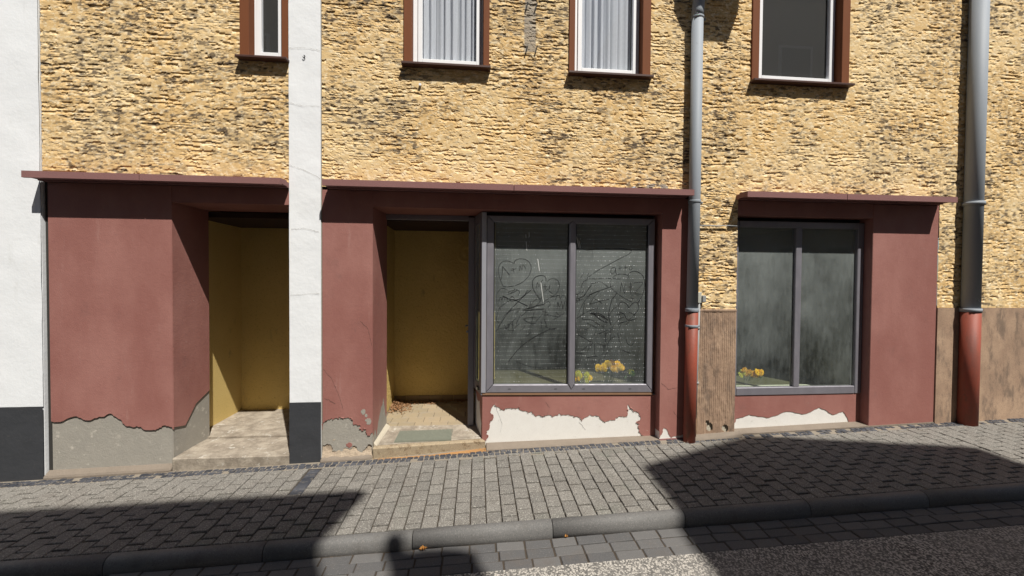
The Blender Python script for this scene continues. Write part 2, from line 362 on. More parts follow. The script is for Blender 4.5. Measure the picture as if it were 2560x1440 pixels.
def jag(pts, amp, n=2, seed=3):                 # roughen a broken edge
    rg = random.Random(seed); p = [Vector(q) for q in pts]
    for k in range(n):
        o = [p[0]]
        for a, b in zip(p, p[1:]):
            m = (a+b)/2; d = b-a; o += [m + Vector((-d.y, d.x)).normalized()*rg.uniform(-amp, amp)*min(1, d.length/.02), b]
        p = o; amp *= .6
    return [(q.x, q.y) for q in p]

# ------------------------------------------------------------------ ground: the street climbs to the right
SX, SY = .032, .025
def g(x, y): return -.02 + SX*x + SY*y                       # pavement
def gr(x, y): return -.110 + SX*x + SY*y                     # gutter, road
KY0, KY1, RY = -1.135, -1.214, -1.472
XL, XR = -5.2, 7.4
def kind(o, k): o['kind'] = k; return o
def sheet(name, mt, x0, x1, y0, y1, fz, dz, nx=2):
    xs = np.linspace(x0, x1, nx); v = [(x, y, fz(x, y)+dz) for y in (y0, y1) for x in xs]
    me = bpy.data.meshes.new(name); me.from_pydata(v, [], [(i, i+1, i+1+nx, i+nx) for i in range(nx-1)]); return link(name, me, mt)
kind(sheet('ground', 'earth', -60, 60, -60, 60, lambda x, y: SX*x, -.75), 'structure')
pav = kind(sheet('pavement', 'joint_sand', -30, 30, -1.150, 1.5, g, -.015), 'structure')
gut = kind(sheet('gutter', 'joint_sand', -30, 30, RY-.03, -1.19, gr, -.0035), 'structure')
road = kind(sheet('road', 'asphalt', -30, 30, -5.2, RY, lambda x, y: gr(x, RY)+.012*(RY-y), .004, 40), 'structure')
EX = Vector((1, 0, SX)).normalized(); EZ = EX.cross(Vector((0, 1, SY)).normalized()).normalized(); EY = EZ.cross(EX)
BASIS = Matrix((EX, EY, EZ)).transposed()
CACHE = {}
def block_mesh(w, l, h=.035, bev=.004, var=0, wob=0):
    key = (round(w, 3), round(l, 3), h, bev, var)
    if key in CACHE: return CACHE[key]
    rg = random.Random(hash(key) & 0xffff); a, b = w/2, l/2
    c = [(-a, -b), (a, -b), (a, b), (-a, b)]
    if wob: c = [(x*(1-rg.random()*wob), y*(1-rg.random()*wob)) for x, y in c]
    if wob: c = [q for (p, r) in zip(c, c[1:]+c[:1]) for q in (p, ((p[0]+r[0])/2*(1+rg.random()*wob*.4), (p[1]+r[1])/2*(1+rg.random()*wob*.4)))]
    n = len(c)
    sh = lambda k: [(x-(bev if x > 0 else -bev)*k, y-(bev if y > 0 else -bev)*k) for x, y in c]
    v = [(x, y, -h) for x, y in c] + [(x, y, -bev*1.2) for x, y in c] + [(x, y, 0) for x, y in sh(1)]
    f = [tuple(range(2*n, 3*n))] + [(k*n+i, k*n+(i+1) % n, (k+1)*n+(i+1) % n, (k+1)*n+i) for k in (0, 1) for i in range(n)]
    me = bpy.data.meshes.new('block'); me.from_pydata(v, [], f); me.update(); CACHE[key] = me; return me
EYE = Vector((0, -3.9, 1.65)); FW = fwd
def lay(items, parent, nm, mt, limit=300):
    """items: (mesh, location, tilt matrix); the nearest in view become parts, the rest one mesh"""
    def rank(it):
        d = it[1]-EYE; f = d.dot(FW)
        ang = abs(math.atan2(d.dot(rgt), f)) if f > 0 else 9
        return (d.length if ang < .95 and f/d.length > .3 else 50+d.length)
    items = sorted(items, key=rank)
    for me, lo, mx in items[:limit]:
        if not me.materials: me.materials.append(MATS[mt])
        o = bpy.data.objects.new(nm, me); COL.objects.link(o); o.parent = parent
        o.matrix_local = Matrix.Translation(lo - parent.location) @ mx.to_4x4()
    rest = items[limit:]
    if rest:
        V, F = [], []
        for me, lo, mx in rest:
            b = len(V); V += [tuple(lo + mx @ v.co) for v in me.vertices]; F += [tuple(b+i for i in p.vertices) for p in me.polygons]
        me = bpy.data.meshes.new(nm); me.from_pydata(V, [], F); me.update(); o = link(nm, me, mt, parent); o['kind'] = 'stuff'
def tilt(a=.008, spin=.012):
    return BASIS @ Matrix.Rotation(random.gauss(0, a), 3, 'X') @ Matrix.Rotation(random.gauss(0, a), 3, 'Y') @ Matrix.Rotation(random.gauss(0, spin), 3, 'Z')
# pavement blocks in running bond, courses square to the wall
items = []; dark = []
PIT, LEN, Y0 = .1133, .142, -1.138
XL = -5.251
def band(x): return -.045+.045*min(1, max(0, (x+1.1)/1.45))     # house-side edge of the mosaic band
for i in range(int((XR-XL)/PIT)):
    x = XL + i*PIT + random.gauss(0, .0006); Y1 = band(x)-.098; y = Y0 - (0 if i % 2 else LEN/2) + random.gauss(0, .004)
    while y < Y1-.02:
        a, b = max(y, Y0), min(y+LEN, Y1)
        if b-a > .035:
            me = block_mesh(.1055, round((b-a-.0155)/.003)*.003, .035, .0035)
            it = (me, Vector((x+PIT/2, (a+b)/2, g(x+PIT/2, (a+b)/2)+random.gauss(0, .0020))), tilt(.012, .014))
            (dark if -1.47 < x+PIT/2 < -1.355 and (a+b)/2 > -.62 else items).append(it)
        y += LEN
lay(items, pav, 'paving_block', 'paving_block')
lay([(block_mesh(.104, .064, bev=.009, var=9, wob=.12), lo+Vector((0, dy, dy*SY-.004)), tl) for me, lo, tl in dark for dy in (-.035, .035)], pav, 'dark_sett', 'mosaic_stone')
# two rows of small dark mosaic stones along the house fronts
items = []
kind(sheet('mortar_strip', 'mosaic_mortar', -30, 30, -.150, 1.5, g, -.0075), 'structure')
for r in range(2):
    x = XL + random.random()*.05
    while x < XR:
        w = random.uniform(.046, .066); y = band(x) - .072 + r*.047 + random.gauss(0, .003)
        if random.random() > (.03 if x < 1.3 else .18):
            items.append((block_mesh(round(w-.006, 3), .0425, .03, .004, random.randint(0, 4), .17), Vector((x+w/2, y, g(x+w/2, y)-.001+random.gauss(0, .0015))), tilt(.03, .12)))
        x += w
lay(items, pav, 'mosaic_stone', 'mosaic_stone')
# kerb of long rounded stones
kerb = kind(sheet('kerb', 'joint_sand', -30, 30, KY1-.012, KY0+.004, lambda x, y: gr(x, y), -.035), 'structure')
prof = [(KY0, -.09), (KY0, -.003), (KY0-.004, 0), (KY0-.034, -.001), (KY0-.048, -.005), (KY0-.060, -.014), (KY0-.068, -.027), (KY0-.074, -.045), (KY0-.076, -.066), (KY1-.001, -.16)]
edges = [-.423+k*.955 for k in range(-6, 9)]
for a, b in zip(edges, edges[1:]):
    dz = random.gauss(0, .002); m = MB().poly_x([(y, z+dz) for y, z in prof], a+.003, b-.003, lambda x: g(x, KY0))
    o = m.build('kerb_stone', 'kerb_basalt', kerb)
    for p in o.data.polygons: p.use_smooth = abs(p.normal.x) < .5
# gutter: three rows of long setts
items = []
for r in range(3):
    x = XL + random.random()*.2; ya = -1.220 - r*.0845; yb = ya - .081
    while x < XR:
        w = random.uniform(.168, .205)
        me = block_mesh(round((w-.008)/.006)*.006, .080, .04, .004, random.randint(0, 3), .03)
        items.append((me, Vector((x+w/2, (ya+yb)/2, gr(x+w/2, (ya+yb)/2)+.004+random.gauss(0, .002))), tilt(.012, .015)))
        x += w
lay(items, gut, 'gutter_sett', 'gutter_block')
# dirt gathered in the gutter and at the wall foot
def crumbs(name, mt, n, fx, fy, fz, s0, s1, kind_='stuff', flat=.5):
    V, F = [], []
    for k in range(n):
        x = fx(); y = fy(x); s = random.uniform(s0, s1); z = fz(x, y)
        rot = Matrix.Rotation(random.random()*6.3, 3, 'Z') @ Matrix.Rotation(random.gauss(0, .5), 3, 'X')
        b = len(V)
        for q in ((-1, -.6, 0), (1, -.5, 0), (.1, 1, 0), (0, 0, 1.2*flat)): V.append(tuple(Vector((x, y, z)) + rot @ (Vector(q)*s)))
        F += [(b, b+1, b+3), (b+1, b+2, b+3), (b+2, b, b+3), (b, b+2, b+1)]
    me = bpy.data.meshes.new(name); me.from_pydata(V, [], F); me.update(); o = link(name, me, mt); o['kind'] = kind_; return o
crumbs('rust_grit', 'orange_grit', 5200, lambda: random.triangular(-1.0, .26, -.1), lambda x: random.uniform(band(x)-.004, -.022+.09*max(0, min(1, (x+.45)/.55)))-abs(random.gauss(0, .01)), lambda x, y: g(x, y)-.004, .002, .0055)
crumbs('gutter_grit', 'orange_grit', 700, lambda: random.uniform(-2.6, 3.2), lambda x: KY1-.006-abs(random.gauss(0, .008)), lambda x, y: gr(x, y)-.006, .002, .006)
crumbs('plaster_crumbs', 'cream_plaster', 260, lambda: random.choice((random.uniform(1.8, 2.6), random.uniform(-1.4, 2.6))), lambda x: random.uniform(-.11, .0), lambda x, y: g(x, y)-.003, .002, .006)

# ------------------------------------------------------------------ roughcast
def relief(X, Z, k=1.0):
    """trowelled plateaus torn open in short level pits: sharp upper lip, floor rising gently below it"""
    wild = fbm(X/.34, Z/.22, 801, 3)
    def pits(rowh, w1, w2, lx, thr, seed, run, sk):
        v = (Z+sk*X)/rowh + w1*fbm(X/.22, Z/.12, seed+3, 3) + w2*fbm(X/.024, Z/.022, seed+5, 3)
        row = np.floor(v); t = 1-(v-row)
        cut = fbm(X/lx+row*7.31, row*3.7+.3, seed+11, 3)
        area = fbm(X/.13, Z/.09, seed+21, 3)
        a = sst(thr, thr+.035, cut*.62+area*.38+.07*(wild-.5))
        return a*np.clip(1-t/run, 0, 1)**.8*(.5+1.0*vn(X/.09, row*1.7, seed+9))
    h = -.0096*pits(.038, 1.3, .55, .085, .548, 0, .9, .0) - .0045*pits(.022, 1.2, .6, .050, .555, 400, .9, .05)
    b = fbm(X/.026+Z/.040, Z/.020, 41, 4); h -= sst(.53, .55, b)*sst(.44, .53, fbm(X/.15, Z/.11, 47, 3))*.0024
    h += (fbm(X/.014, Z/.010, 61, 2)-.5)*.0009 + (fbm(X/.30, Z/.25, 71)-.5)*.004
    return h*k + .004
def soot(X, Z, heavy):
    st = fbm(X/.05, Z/.014, 101, 4); pa = fbm(X/.42, Z/.30, 111, 4)
    fine = sst(.575, .635, st)*sst(.28, .56, pa+heavy*.6)
    wide = sst(.52, .74, pa+heavy*.55)*sst(.42, .62, fbm(X/.04, Z/.016, 131, 4))*.38
    return np.clip(fine*.8+wide, 0, .92)
def roughcast(name, x0, x1, z0, z1, step, parent, holes=(), heavy=None, bare=None, y0=0., mt='ochre_roughcast', k=1.0):
    nx = int((x1-x0)/step)+1; nz = int((z1-z0)/step)+1
    X, Z = np.meshgrid(np.linspace(x0, x1, nx), np.linspace(z0, z1, nz))
    P = np.stack([X, y0-relief(X, Z, k), Z], -1)
    cx = (X[:-1, :-1]+X[1:, 1:])/2; cz = (Z[:-1, :-1]+Z[1:, 1:])/2; keep = np.ones(cx.shape, bool)
    for a, b, c, d in holes: keep &= ~((cx > a) & (cx < b) & (cz > c) & (cz < d))
    H = heavy(X, Z) if heavy else np.zeros_like(X)
    B = bare(X, Z) if bare else np.zeros_like(X)
    o = link(name, grid_mesh(name, P, nx, nz, keep, {'soot': soot(X, Z, H), 'bare': B}), mt, parent); o.data.polygons.foreach_set('use_smooth', np.zeros(len(o.data.polygons), bool)); return o
def blob(X, Z, cx, cz, rx, rz): return np.exp(-(((X-cx)/rx)**2+((Z-cz)/rz)**2))

# ------------------------------------------------------------------ pieces shared by the houses
def canopy(parent, x0, x1, joint, zb=2.488, p=.176, t=.056, y1=.0):
    c = MB().box(x0, x1, -.05, y1, zb+.004, zb+t-.004).build('canopy', 'maroon_concrete', parent)
    for a, b in ((x0, joint-.003), (joint+.003, x1)):
        MB().poly_x([(-p, zb), (-p, zb+t), (-.0502, zb+t+.008), (-.0502, zb+.012), (-p+.03, zb+.012), (-p+.022, zb)], a, b).build('canopy_slab', 'maroon_concrete', c)
    return c
def sash(parent, x0, x1, z0, z1, y, fr=.042, glass=True):
    """white casement with its pane; returns the frame"""
    L, Rr = (.043, .022) if x1-x0 > .4 else (.022, .022)
    f = MB().box(x0, x0+L, y, y+.07, z0+.045, z1, .002).box(x1-Rr, x1, y, y+.07, z0+.045, z1, .002).box(x0, x1, y, y+.07, z1, z1+.03).build('window', 'white_wood', parent)
    MB().box(x0-.004, x1+.004, y-.012, y+.07, z0, z0+.043, .003).build('bottom_rail', 'white_wood', f)
    a, b, c, d = x0+L+.003, x1-Rr-.003, z0+.048, z1-.002
    q = MB()
    for r in ((a, a+fr, c, d), (b-fr, b, c, d), (a+fr+.0005, b-fr-.0005, c, c+fr*1.1), (a+fr+.0005, b-fr-.0005, d-fr, d)): q.box(r[0], r[1], y-.014, y+.03, r[2], r[3], .003)
    q.build('casement', 'white_wood', f)
    MB().box(a+fr-.004, b-fr+.004, y+.008, y+.012, c+fr-.002, d-fr+.004).build('pane', 'window_glass', f)
    return f
def dressed_window(parent, x0, x1, o0, o1, zs, zt, y=.075):
    """brown surround x0..x1 round an opening o0..o1, sill at zs"""
    m = MB()
    m.box(x0, o0, -.018, y+.075, zs, zt+.08, .003).box(o1, x1, -.018, y+.075, zs, zt+.08, .003).box(o0+.0005, o1-.0005, -.018, y+.075, zt, zt+.08)
    sr = m.build('window_surround', 'brown_paint', parent)
    sl = MB().hexa([(x0-.012, -.075, zs-.03), (x1+.012, -.075, zs-.03), (x1+.012, y+.075, zs-.022), (x0-.012, y+.075, zs-.022), (x0-.012, -.075, zs-.008), (x1+.012, -.075, zs-.008), (x1+.012, y+.075, zs-.001), (x0-.012, y+.075, zs-.001)], .003)
    sl.build('window_sill', 'brown_sill', sr)
    sash(parent, o0+.001, o1-.001, zs, zt-.002, y)
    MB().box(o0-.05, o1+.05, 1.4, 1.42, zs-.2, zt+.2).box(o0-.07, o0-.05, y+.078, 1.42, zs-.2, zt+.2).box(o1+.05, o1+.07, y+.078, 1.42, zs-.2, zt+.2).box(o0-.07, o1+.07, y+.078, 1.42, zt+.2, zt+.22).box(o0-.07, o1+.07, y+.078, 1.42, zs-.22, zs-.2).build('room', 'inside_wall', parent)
def curtain(x0, x1, z0, z1, y, label, seed, pulled=1.0):
    nx, nz = 150, 24; rg = random.Random(seed)
    u = np.linspace(0, 1, nx); X = x0+(x1-x0)*u
    ph = np.cumsum(.55+.9*vn(u*7+seed, u*0+.5, seed))*.29*2.0; ph = ph/ph[-1]*2*math.pi*8.5
    fold = np.sin(ph)*.6 + .5*np.abs(np.sin(ph*.5+1)) + .35*np.sin(ph*1.7+seed)
    Zs = np.linspace(z0, z1, nz)
    amp = .022*np.where(u < .62, 1, .2) if pulled < 1 else .022*np.ones(nx)
    P = np.zeros((nz, nx, 3)); P[..., 0] = X[None]+np.cos(ph)[None]*.006; P[..., 1] = y+fold[None]*amp[None]*(1+.1*np.sin(Zs*9)[:, None]); P[..., 2] = Zs[:, None]
    me = grid_mesh('net_curtain', P, nx, nz)
    uv = me.uv_layers.new(name='UVMap'); co = np.array([me.loops[i].vertex_index for i in range(len(me.loops))])
    UV = np.stack([np.tile(u*2+fold*.2, nz), np.repeat((Zs-z0), nx)], 1)[co]; uv.data.foreach_set('uv', UV.reshape(-1).astype(np.float32))
    o = link('net_curtain', me, 'net_cloth'); tag(o, label, 'curtain', 'net curtains behind the upstairs windows')
    for p in me.polygons: p.use_smooth = True
    return o
def front(name, mt, parent, outer, y0, y1, amp=0): return MB().poly_y(outer, y0, y1).build(name, mt, parent)

# ------------------------------------------------------------------ the shop house
shop = root('shop_house', (0, 0, 0), 'weathered ochre roughcast house with a maroon shopfront and canopy below, between white wall and downpipe', 'house')
HX0, HX1 = -1.450, 2.128
def heavy_c(X, Z):
    h = .22*sst(3.4, 4.4, Z) + .20*blob(X, Z, -.95, 4.05, .35, .35) + .35*blob(X, Z, .42, 4.25, .28, .45) + .30*blob(X, Z, -.75, 3.1, .5, .35)
    h += .25*blob(X, Z, -.3, 3.56, .5, .10) + .25*blob(X, Z, 1.27, 3.56, .5, .12) + .22*blob(X, Z, .65, 3.8, .25, .5) - .16*blob(X, Z, .7, 2.75, 2.0, .35) - .1*blob(X, Z, .2, 3.1, .5, .3) - .3*blob(X, Z, -1.05, 4.0, .14, .14)
    return h - .03
def bare_c(X, Z):
    b = sst(.0, .012, .062-np.abs(X-.505+.01*vn(Z*9, Z*0, 3)))*sst(.0, .02, Z-3.86)*.8
    e = fbm(X/.06, Z/.03, 201, 3)
    b = np.maximum(b, sst(.52, .58, e)*(blob(X, Z, 1.62, 2.585, .09, .05) > .35)); b = np.maximum(b, sst(.5, .56, e)*(blob(X, Z, 1.80, 2.60, .12, .035) > .4))
    b = np.maximum(b, sst(.50, .55, e)*(blob(X, Z, .40, 2.555, .10, .022) > .4))
    return b
Z1 = 3.690
roughcast('wall', HX0, HX1, 2.515, 4.85, .0046, shop, [(-.695, .098, Z1-.01, 9), (.889, 1.699, Z1-.012, 9)], heavy_c, bare_c)
def shell(par, x0, x1, holes):
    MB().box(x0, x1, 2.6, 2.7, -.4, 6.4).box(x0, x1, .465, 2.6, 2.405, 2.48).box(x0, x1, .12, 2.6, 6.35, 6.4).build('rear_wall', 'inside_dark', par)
    roughcast('parapet_wall', x0, x1, 4.85, 6.4, .02, par, holes, lambda X, Z: .1+0*X)
shell(shop, HX0, HX1, [(-.695, .098, 4, 5.075), (.889, 1.699, 4, 5.075)])
dressed_window(shop, -.702, .105, -.628, .047, Z1, 5.0)
dressed_window(shop, .882, 1.706, .940, 1.622, Z1-.004, 5.0)
curtain(-.56, .0, 3.80, 4.98, .125, 'net curtain in even folds across the whole window nearer the narrow white wall', 5)
curtain(1.0, 1.56, 3.80, 4.98, .125, 'net curtain gathered to one side behind the window nearer the downpipe', 9, .6)
canopy(shop, -1.385, 2.093, .338, y1=.03)
# anchor marks left on the grey strip between the windows
for x, z in ((.455, 4.30), (.545, 4.30), (.455, 3.88), (.55, 3.89)):
    MB().hexa([(x-.006, -.022, z-.035), (x+.006, -.022, z-.035), (x+.006, .002, z-.035), (x-.006, .002, z-.035), (x+.012, -.022, z+.035), (x+.024, -.022, z+.035), (x+.024, .002, z+.035), (x+.012, .002, z+.035)]).build('iron_cramp', 'dark_gasket', shop)
MB().tube([(-.547, -.028, 3.496), (-.547, .0, 3.496)], .012, 10).build('wall_plug', 'white_wood', shop)
MB().tube([(x, -.022-.003*math.sin(x*40), z) for x, z in ((1.48, 2.562), (1.52, 2.572), (1.56, 2.585))], [.003, .005, .014], 8).build('wire_end', 'zinc_pipe', shop)
# beam and soffit over the recess
MB().box(-.988, 1.862, .004, .46, 2.338, 2.4875).build('beam', 'maroon_paint', shop)
# left pier: rubble core, grey render, maroon paint, each broken off lower down
SCRAWL_A=[(1,[(260,1594),(235,1654),(216,1724),(214,1774),(234,1820),(274,1845),(314,1844),(350,1831),(372,1821),(375,1841),(400,1862),(440,1869),(486,1863),(527,1833),(545,1788),(538,1737),(508,1681),(452,1630),(382,1599),(311,1586),(276,1587),(260,1594)]),(2,[(248,1661),(254,1790)]),(2,[(257,1787),(325,1705)]),(1,[(340,1750),(393,1771)]),(1,[(358,1776),(373,1725)]),(1,[(426,1746),(429,1799),(451,1761),(461,1812),(490,1769)]),(2,[(638,1464),(596,1515),(565,1575),(559,1636),(585,1682),(636,1702),(682,1696),(697,1673),(696,1642)]),(1,[(708,1639),(739,1666),(785,1670),(821,1648),(837,1602),(822,1546),(781,1500),(720,1464),(674,1434)]),(2,[(596,1575),(611,1631),(626,1591),(651,1642),(665,1657)]),(1,[(665,1586),(710,1591)]),(2,[(686,1617),(690,1556)]),(2,[(741,1607),(731,1551),(766,1520)]),(1,[(242,1352),(211,1402),(196,1463),(201,1513),(225,1553),(261,1572),(301,1556)]),(1,[(311,1528),(352,1549),(402,1557),(428,1534),(413,1494)]),(2,[(219,1442),(236,1483),(251,1453),(266,1493),(277,1453)]),(1,[(287,1463),(317,1463)]),(1,[(300,1483),(304,1443)]),(2,[(327,1453),(347,1488),(372,1473),(363,1443),(332,1448)]),(3,[(261,1493),(322,1463),(383,1453),(444,1423),(510,1393)]),(2,[(193,1135),(243,1221),(303,1311),(353,1372),(413,1433),(474,1494),(545,1555)]),(3,[(373,1443),(454,1479),(499,1534),(514,1555)]),(1,[(223,1221),(197,1251),(197,1291),(222,1362),(272,1412),(342,1453)]),(1,[(797,1454),(812,1495),(838,1500),(849,1465),(869,1500),(900,1485),(906,1414),(897,1332),(845,1296),(804,1332)]),(2,[(814,1363),(823,1434),(839,1373),(859,1444),(876,1363),(894,1444)]),(3,[(460,1352),(536,1372),(618,1398),(679,1408)]),(2,[(465,1342),(557,1352),(680,1362)]),(1,[(435,1281),(516,1352),(546,1443)]),(1,[(577,1332),(548,1210),(518,1118)]),(1,[(679,1413),(720,1439),(746,1413),(721,1383)]),(1,[(700,1362),(695,1311)]),(2,[(278,1200),(299,1170),(324,1180),(319,1210)]),(1,[(359,1236),(360,1160)]),(1,[(650,1250),(656,1169)]),(1,[(681,1261),(712,1189)]),(1,[(773,1250),(845,1291)]),(2,[(321,825),(387,916),(468,997),(569,1067),(682,1128),(754,1158),(805,1163)]),(1,[(398,830),(459,804),(541,777),(654,766)]),(1,[(502,1149),(498,1088),(518,1098),(548,1129)])]
SCRAWL_B=[(1,[(1109,1964),(1234,1979),(1371,1989),(1487,1985),(1572,1974),(1589,1964),(1552,1927),(1446,1874),(1331,1811),(1226,1754),(1153,1702),(1127,1679),(1196,1673),(1343,1678),(1481,1673)]),(1,[(1416,1791),(1384,1786),(1372,1745),(1390,1724),(1416,1755),(1421,1786),(1425,1735),(1437,1730)]),(1,[(1468,1813),(1471,1756)]),(1,[(1453,1782),(1495,1792)]),(1,[(1523,1818),(1527,1767)]),(1,[(1506,1787),(1553,1798)]),(1,[(1580,1803),(1566,1783),(1580,1769),(1598,1783),(1591,1804),(1580,1803)]),(1,[(1555,1674),(1560,1705),(1533,1720),(1480,1725),(1427,1714),(1385,1678),(1370,1631),(1381,1580),(1440,1529),(1515,1477),(1601,1436)]),(2,[(1555,1715),(1586,1747),(1629,1754),(1682,1737),(1720,1696),(1735,1634),(1728,1561),(1702,1488),(1665,1426)]),(1,[(1472,1529),(1486,1632)]),(1,[(1486,1637),(1520,1524)]),(1,[(1520,1529),(1526,1627)]),(1,[(1565,1591),(1599,1597)]),(1,[(1585,1633),(1589,1524)]),(1,[(1609,1633),(1662,1639),(1716,1639),(1684,1592),(1632,1529),(1664,1521),(1701,1519)]),(1,[(1060,1680),(1085,1742)]),(1,[(1127,1701),(1137,1732)]),(1,[(1066,1578),(1081,1640),(1133,1666)]),(1,[(1160,1620),(1196,1630),(1270,1641),(1344,1590)]),(3,[(1093,1496),(1124,1548),(1170,1610)]),(2,[(1119,1486),(1187,1527),(1292,1564),(1397,1601)]),(2,[(1009,1522),(1030,1496),(1015,1470)]),(3,[(1020,1465),(1082,1491),(1098,1512)]),(2,[(1009,1506),(1040,1522)]),(2,[(1046,1527),(1056,1542)]),(2,[(1072,1527),(1082,1547)]),(2,[(1010,1455),(1026,1445),(1012,1429)]),(2,[(1036,1455),(1049,1463),(1052,1450),(1036,1447)]),(2,[(1062,1465),(1072,1455),(1083,1471)]),(2,[(1099,1424),(1080,1255)]),(2,[(1080,1255),(1179,1250),(1243,1208),(1307,1177)]),(1,[(1022,1265),(1042,1332),(1094,1435),(1176,1517),(1260,1548)]),(1,[(1022,1265),(1084,1311),(1157,1347),(1241,1373)]),(1,[(1157,1414),(1198,1486),(1250,1538)]),(1,[(1151,1414),(1198,1425),(1272,1445),(1356,1466)]),(5,[(1158,1317),(1242,1301),(1316,1270),(1348,1249)]),(5,[(1200,1311),(1274,1250),(1343,1224)]),(4,[(1173,1322),(1252,1317),(1316,1281)]),(3,[(1440,1529),(1388,1456),(1363,1353),(1358,1270),(1381,1198)]),(2,[(1452,1384),(1468,1425),(1505,1436),(1548,1410),(1568,1374)]),(2,[(1568,1374),(1601,1415),(1644,1436),(1671,1405),(1666,1353),(1624,1301),(1561,1249),(1517,1311),(1474,1332)]),(1,[(1422,1301),(1517,1317)]),(1,[(1392,1167),(1454,1249),(1518,1280)]),(1,[(1127,1219),(1233,1167)]),(1,[(1244,1105),(1349,1146),(1381,1167)]),(1,[(1034,1101),(1108,1059),(1187,1013)]),(1,[(1187,1013),(1141,941)]),(1,[(1202,1085),(1223,1126)]),(2,[(1323,1126),(1329,1043),(1319,1022)]),(1,[(1376,1146),(1383,1032)]),(2,[(1451,1115),(1473,1021)]),(2,[(1488,1094),(1504,1125)]),(1,[(1542,1052),(1564,1000),(1607,989),(1638,1041)]),(1,[(1067,962),(1088,941),(1130,982)]),(1,[(1016,911),(1099,900)]),(1,[(1209,1002),(1210,899)]),(2,[(1131,863),(1247,878)]),(1,[(1309,981),(1304,929)])]
STREAK_A=[(1,[(487,2115),(490,2080)]),(1,[(492,2044),(499,1954)]),(1,[(520,2140),(522,2090)]),(1,[(611,1869),(630,1748)]),(1,[(644,1632),(674,1434)])]
STREAK_B=[(1,[(1019,2058),(1039,1985)]),(1,[(1033,2063),(1053,1987)]),(1,[(1008,2108),(1019,2058)])]
RISER_EDGE=[(97,42),(122,91),(102,131),(136,170),(140,238),(169,257),(169,297),(142,337),(144,371),(169,385),(190,414),(196,390),(227,369),(287,343),(296,368),(345,364),(395,361),(434,375),(434,345),(484,329),(524,314),(564,323),(584,298),(604,272),(654,276),(694,285),(764,274),(824,277),(849,297),(864,276),(925,280),(996,268),(1047,252),(1078,226),(1108,246),(1169,280),(1210,264),(1261,257),(1282,222),(1344,205),(1426,213),(1446,243),(1488,252),(1540,246),(1565,276),(1561,337),(1571,377),(1601,336),(1622,315),(1643,305),(1685,273),(1701,222),(1655,188),(1686,167),(1682,121),(1698,80),(1730,48),(1741,-23)]
PINK_EDGE=[(-1466,226),(-1461,245),(-1447,281),(-1409,320),(-1364,332),(-1325,334),(-1272,338),(-1245,330),(-1210,335),(-1176,324),(-1170,294),(-1166,262),(-1103,263),(-1105,233),(-1083,204),(-1068,228),(-1049,225),(-1043,199),(-1047,175),(-1033,159),(-1014,166),(-985,185)]
GREY_EDGE=[(-1469,59),(-1413,85),(-1394,81),(-1368,68),(-1364,16),(-1326,11),(-1326,-7),(-1291,-18),(-1264,17),(-1245,43),(-1218,34),(-1207,23),(-1176,58),(-1153,64),(-1134,49),(-1126,1),(-1110,-18),(-1076,15),(-1048,47),(-1037,62),(-984,61)]

core = MB().hexa([(-1.45, .024, -.3), (-.996, .024, -.3), (-.96, .45, -.3), (-1.45, .45, -.3), (-1.45, .024, 2.487), (-.996, .024, 2.487), (-.96, .45, 2.487), (-1.45, .45, 2.487)])
pier = core.build('pier', 'rubble_base', shop)
nx, nz = 60, 40
X, Zg = np.meshgrid(np.linspace(-1.452, -.985, nx), np.linspace(-.16, .22, nz))
rub = np.stack([X, .020-.030*(fbm(X/.09, Zg/.06, 7, 4)-.35)-.05*sst(.05, -.12, Zg), Zg], -1)
link('rubble', grid_mesh('rubble', rub, nx, nz), 'rubble_base', pier)
mm = lambda L: [(a/1000, b/1000) for a, b in L]
ge = jag(mm(GREY_EDGE), .010, 3, 5); pe = jag(mm(PINK_EDGE), .007, 3, 6)
MB().poly_y([(-1.450, 2.4872)] + [(-1.450, ge[0][1])] + ge[1:-1] + [(-.990, ge[-1][1]), (-.990, 2.4872)], .0065, .0235).build('render_coat', 'grey_plaster', pier)
MB().poly_y([(-1.448, 2.487)] + [(-1.448, pe[0][1])] + pe[1:-1] + [(-.9865, pe[-1][1]), (-.9865, 2.487)], 0.0, .006).build('paint_coat', 'maroon_paint', pier)
for sx_, sz_, r_ in ((-1.205, .07, .022), (-1.40, .13, .0)):
    if r_: MB().poly_y(jag([(sx_+r_*1.3*math.cos(t), sz_+r_*math.sin(t)) for t in [k*math.pi/5 for k in range(11)]], .006, 2, 9), .003, .0062).build('paint_flake', 'maroon_paint', pier)
for cx_, cz_, r_ in ((-1.075, .385, .022), (-1.047, .352, .014), (-1.025, .295, .026)):
    MB().poly_y(jag([(cx_+r_*math.cos(t), cz_+r_*1.3*math.sin(t)) for t in [k*math.pi/5 for k in range(11)]], .009, 2, int(cx_*-999)), -.0015, .001).build('bare_spot', 'grey_plaster', pier)
# its reveal towards the doorway
def quad_sheet(nm, mt, par, pts2, base, ux, uz, d, back):
    """an outline in a slanted wall: base + u*ux + v*uz, pushed along d"""
    m = MB(); B = Vector(base); U = Vector(ux); Z = Vector(uz); D = Vector(d)*back
    slab(m.bm, pts2, lambda u, v: B+U*u+Z*v, lambda u, v: B+U*u+Z*v+D); return m.build(nm, mt, par)
RU = Vector((.035, .437, 0)); RN = Vector((.437, -.035, 0)).normalized()
quad_sheet('reveal_render', 'grey_plaster', pier, [(.0, -.1), (1, -.1), (1, 2.33), (0, 2.33)], (-.9885, .004, 0), RU, (0, 0, 1), -RN, .006)
re_ = jag([(1.0, .22), (.93, .20), (.86, .30), (.78, .42), (.66, .36), (.5, .30), (.36, .22), (.28, .10), (.18, .22), (.10, .15), (.0, .19)], .02, 3, 12)
quad_sheet('reveal_paint', 'maroon_paint', pier, [(0, 2.335), (1, 2.335)] + re_, (-.9865, .0005, 0), RU, (0, 0, 1), -RN, .0018)
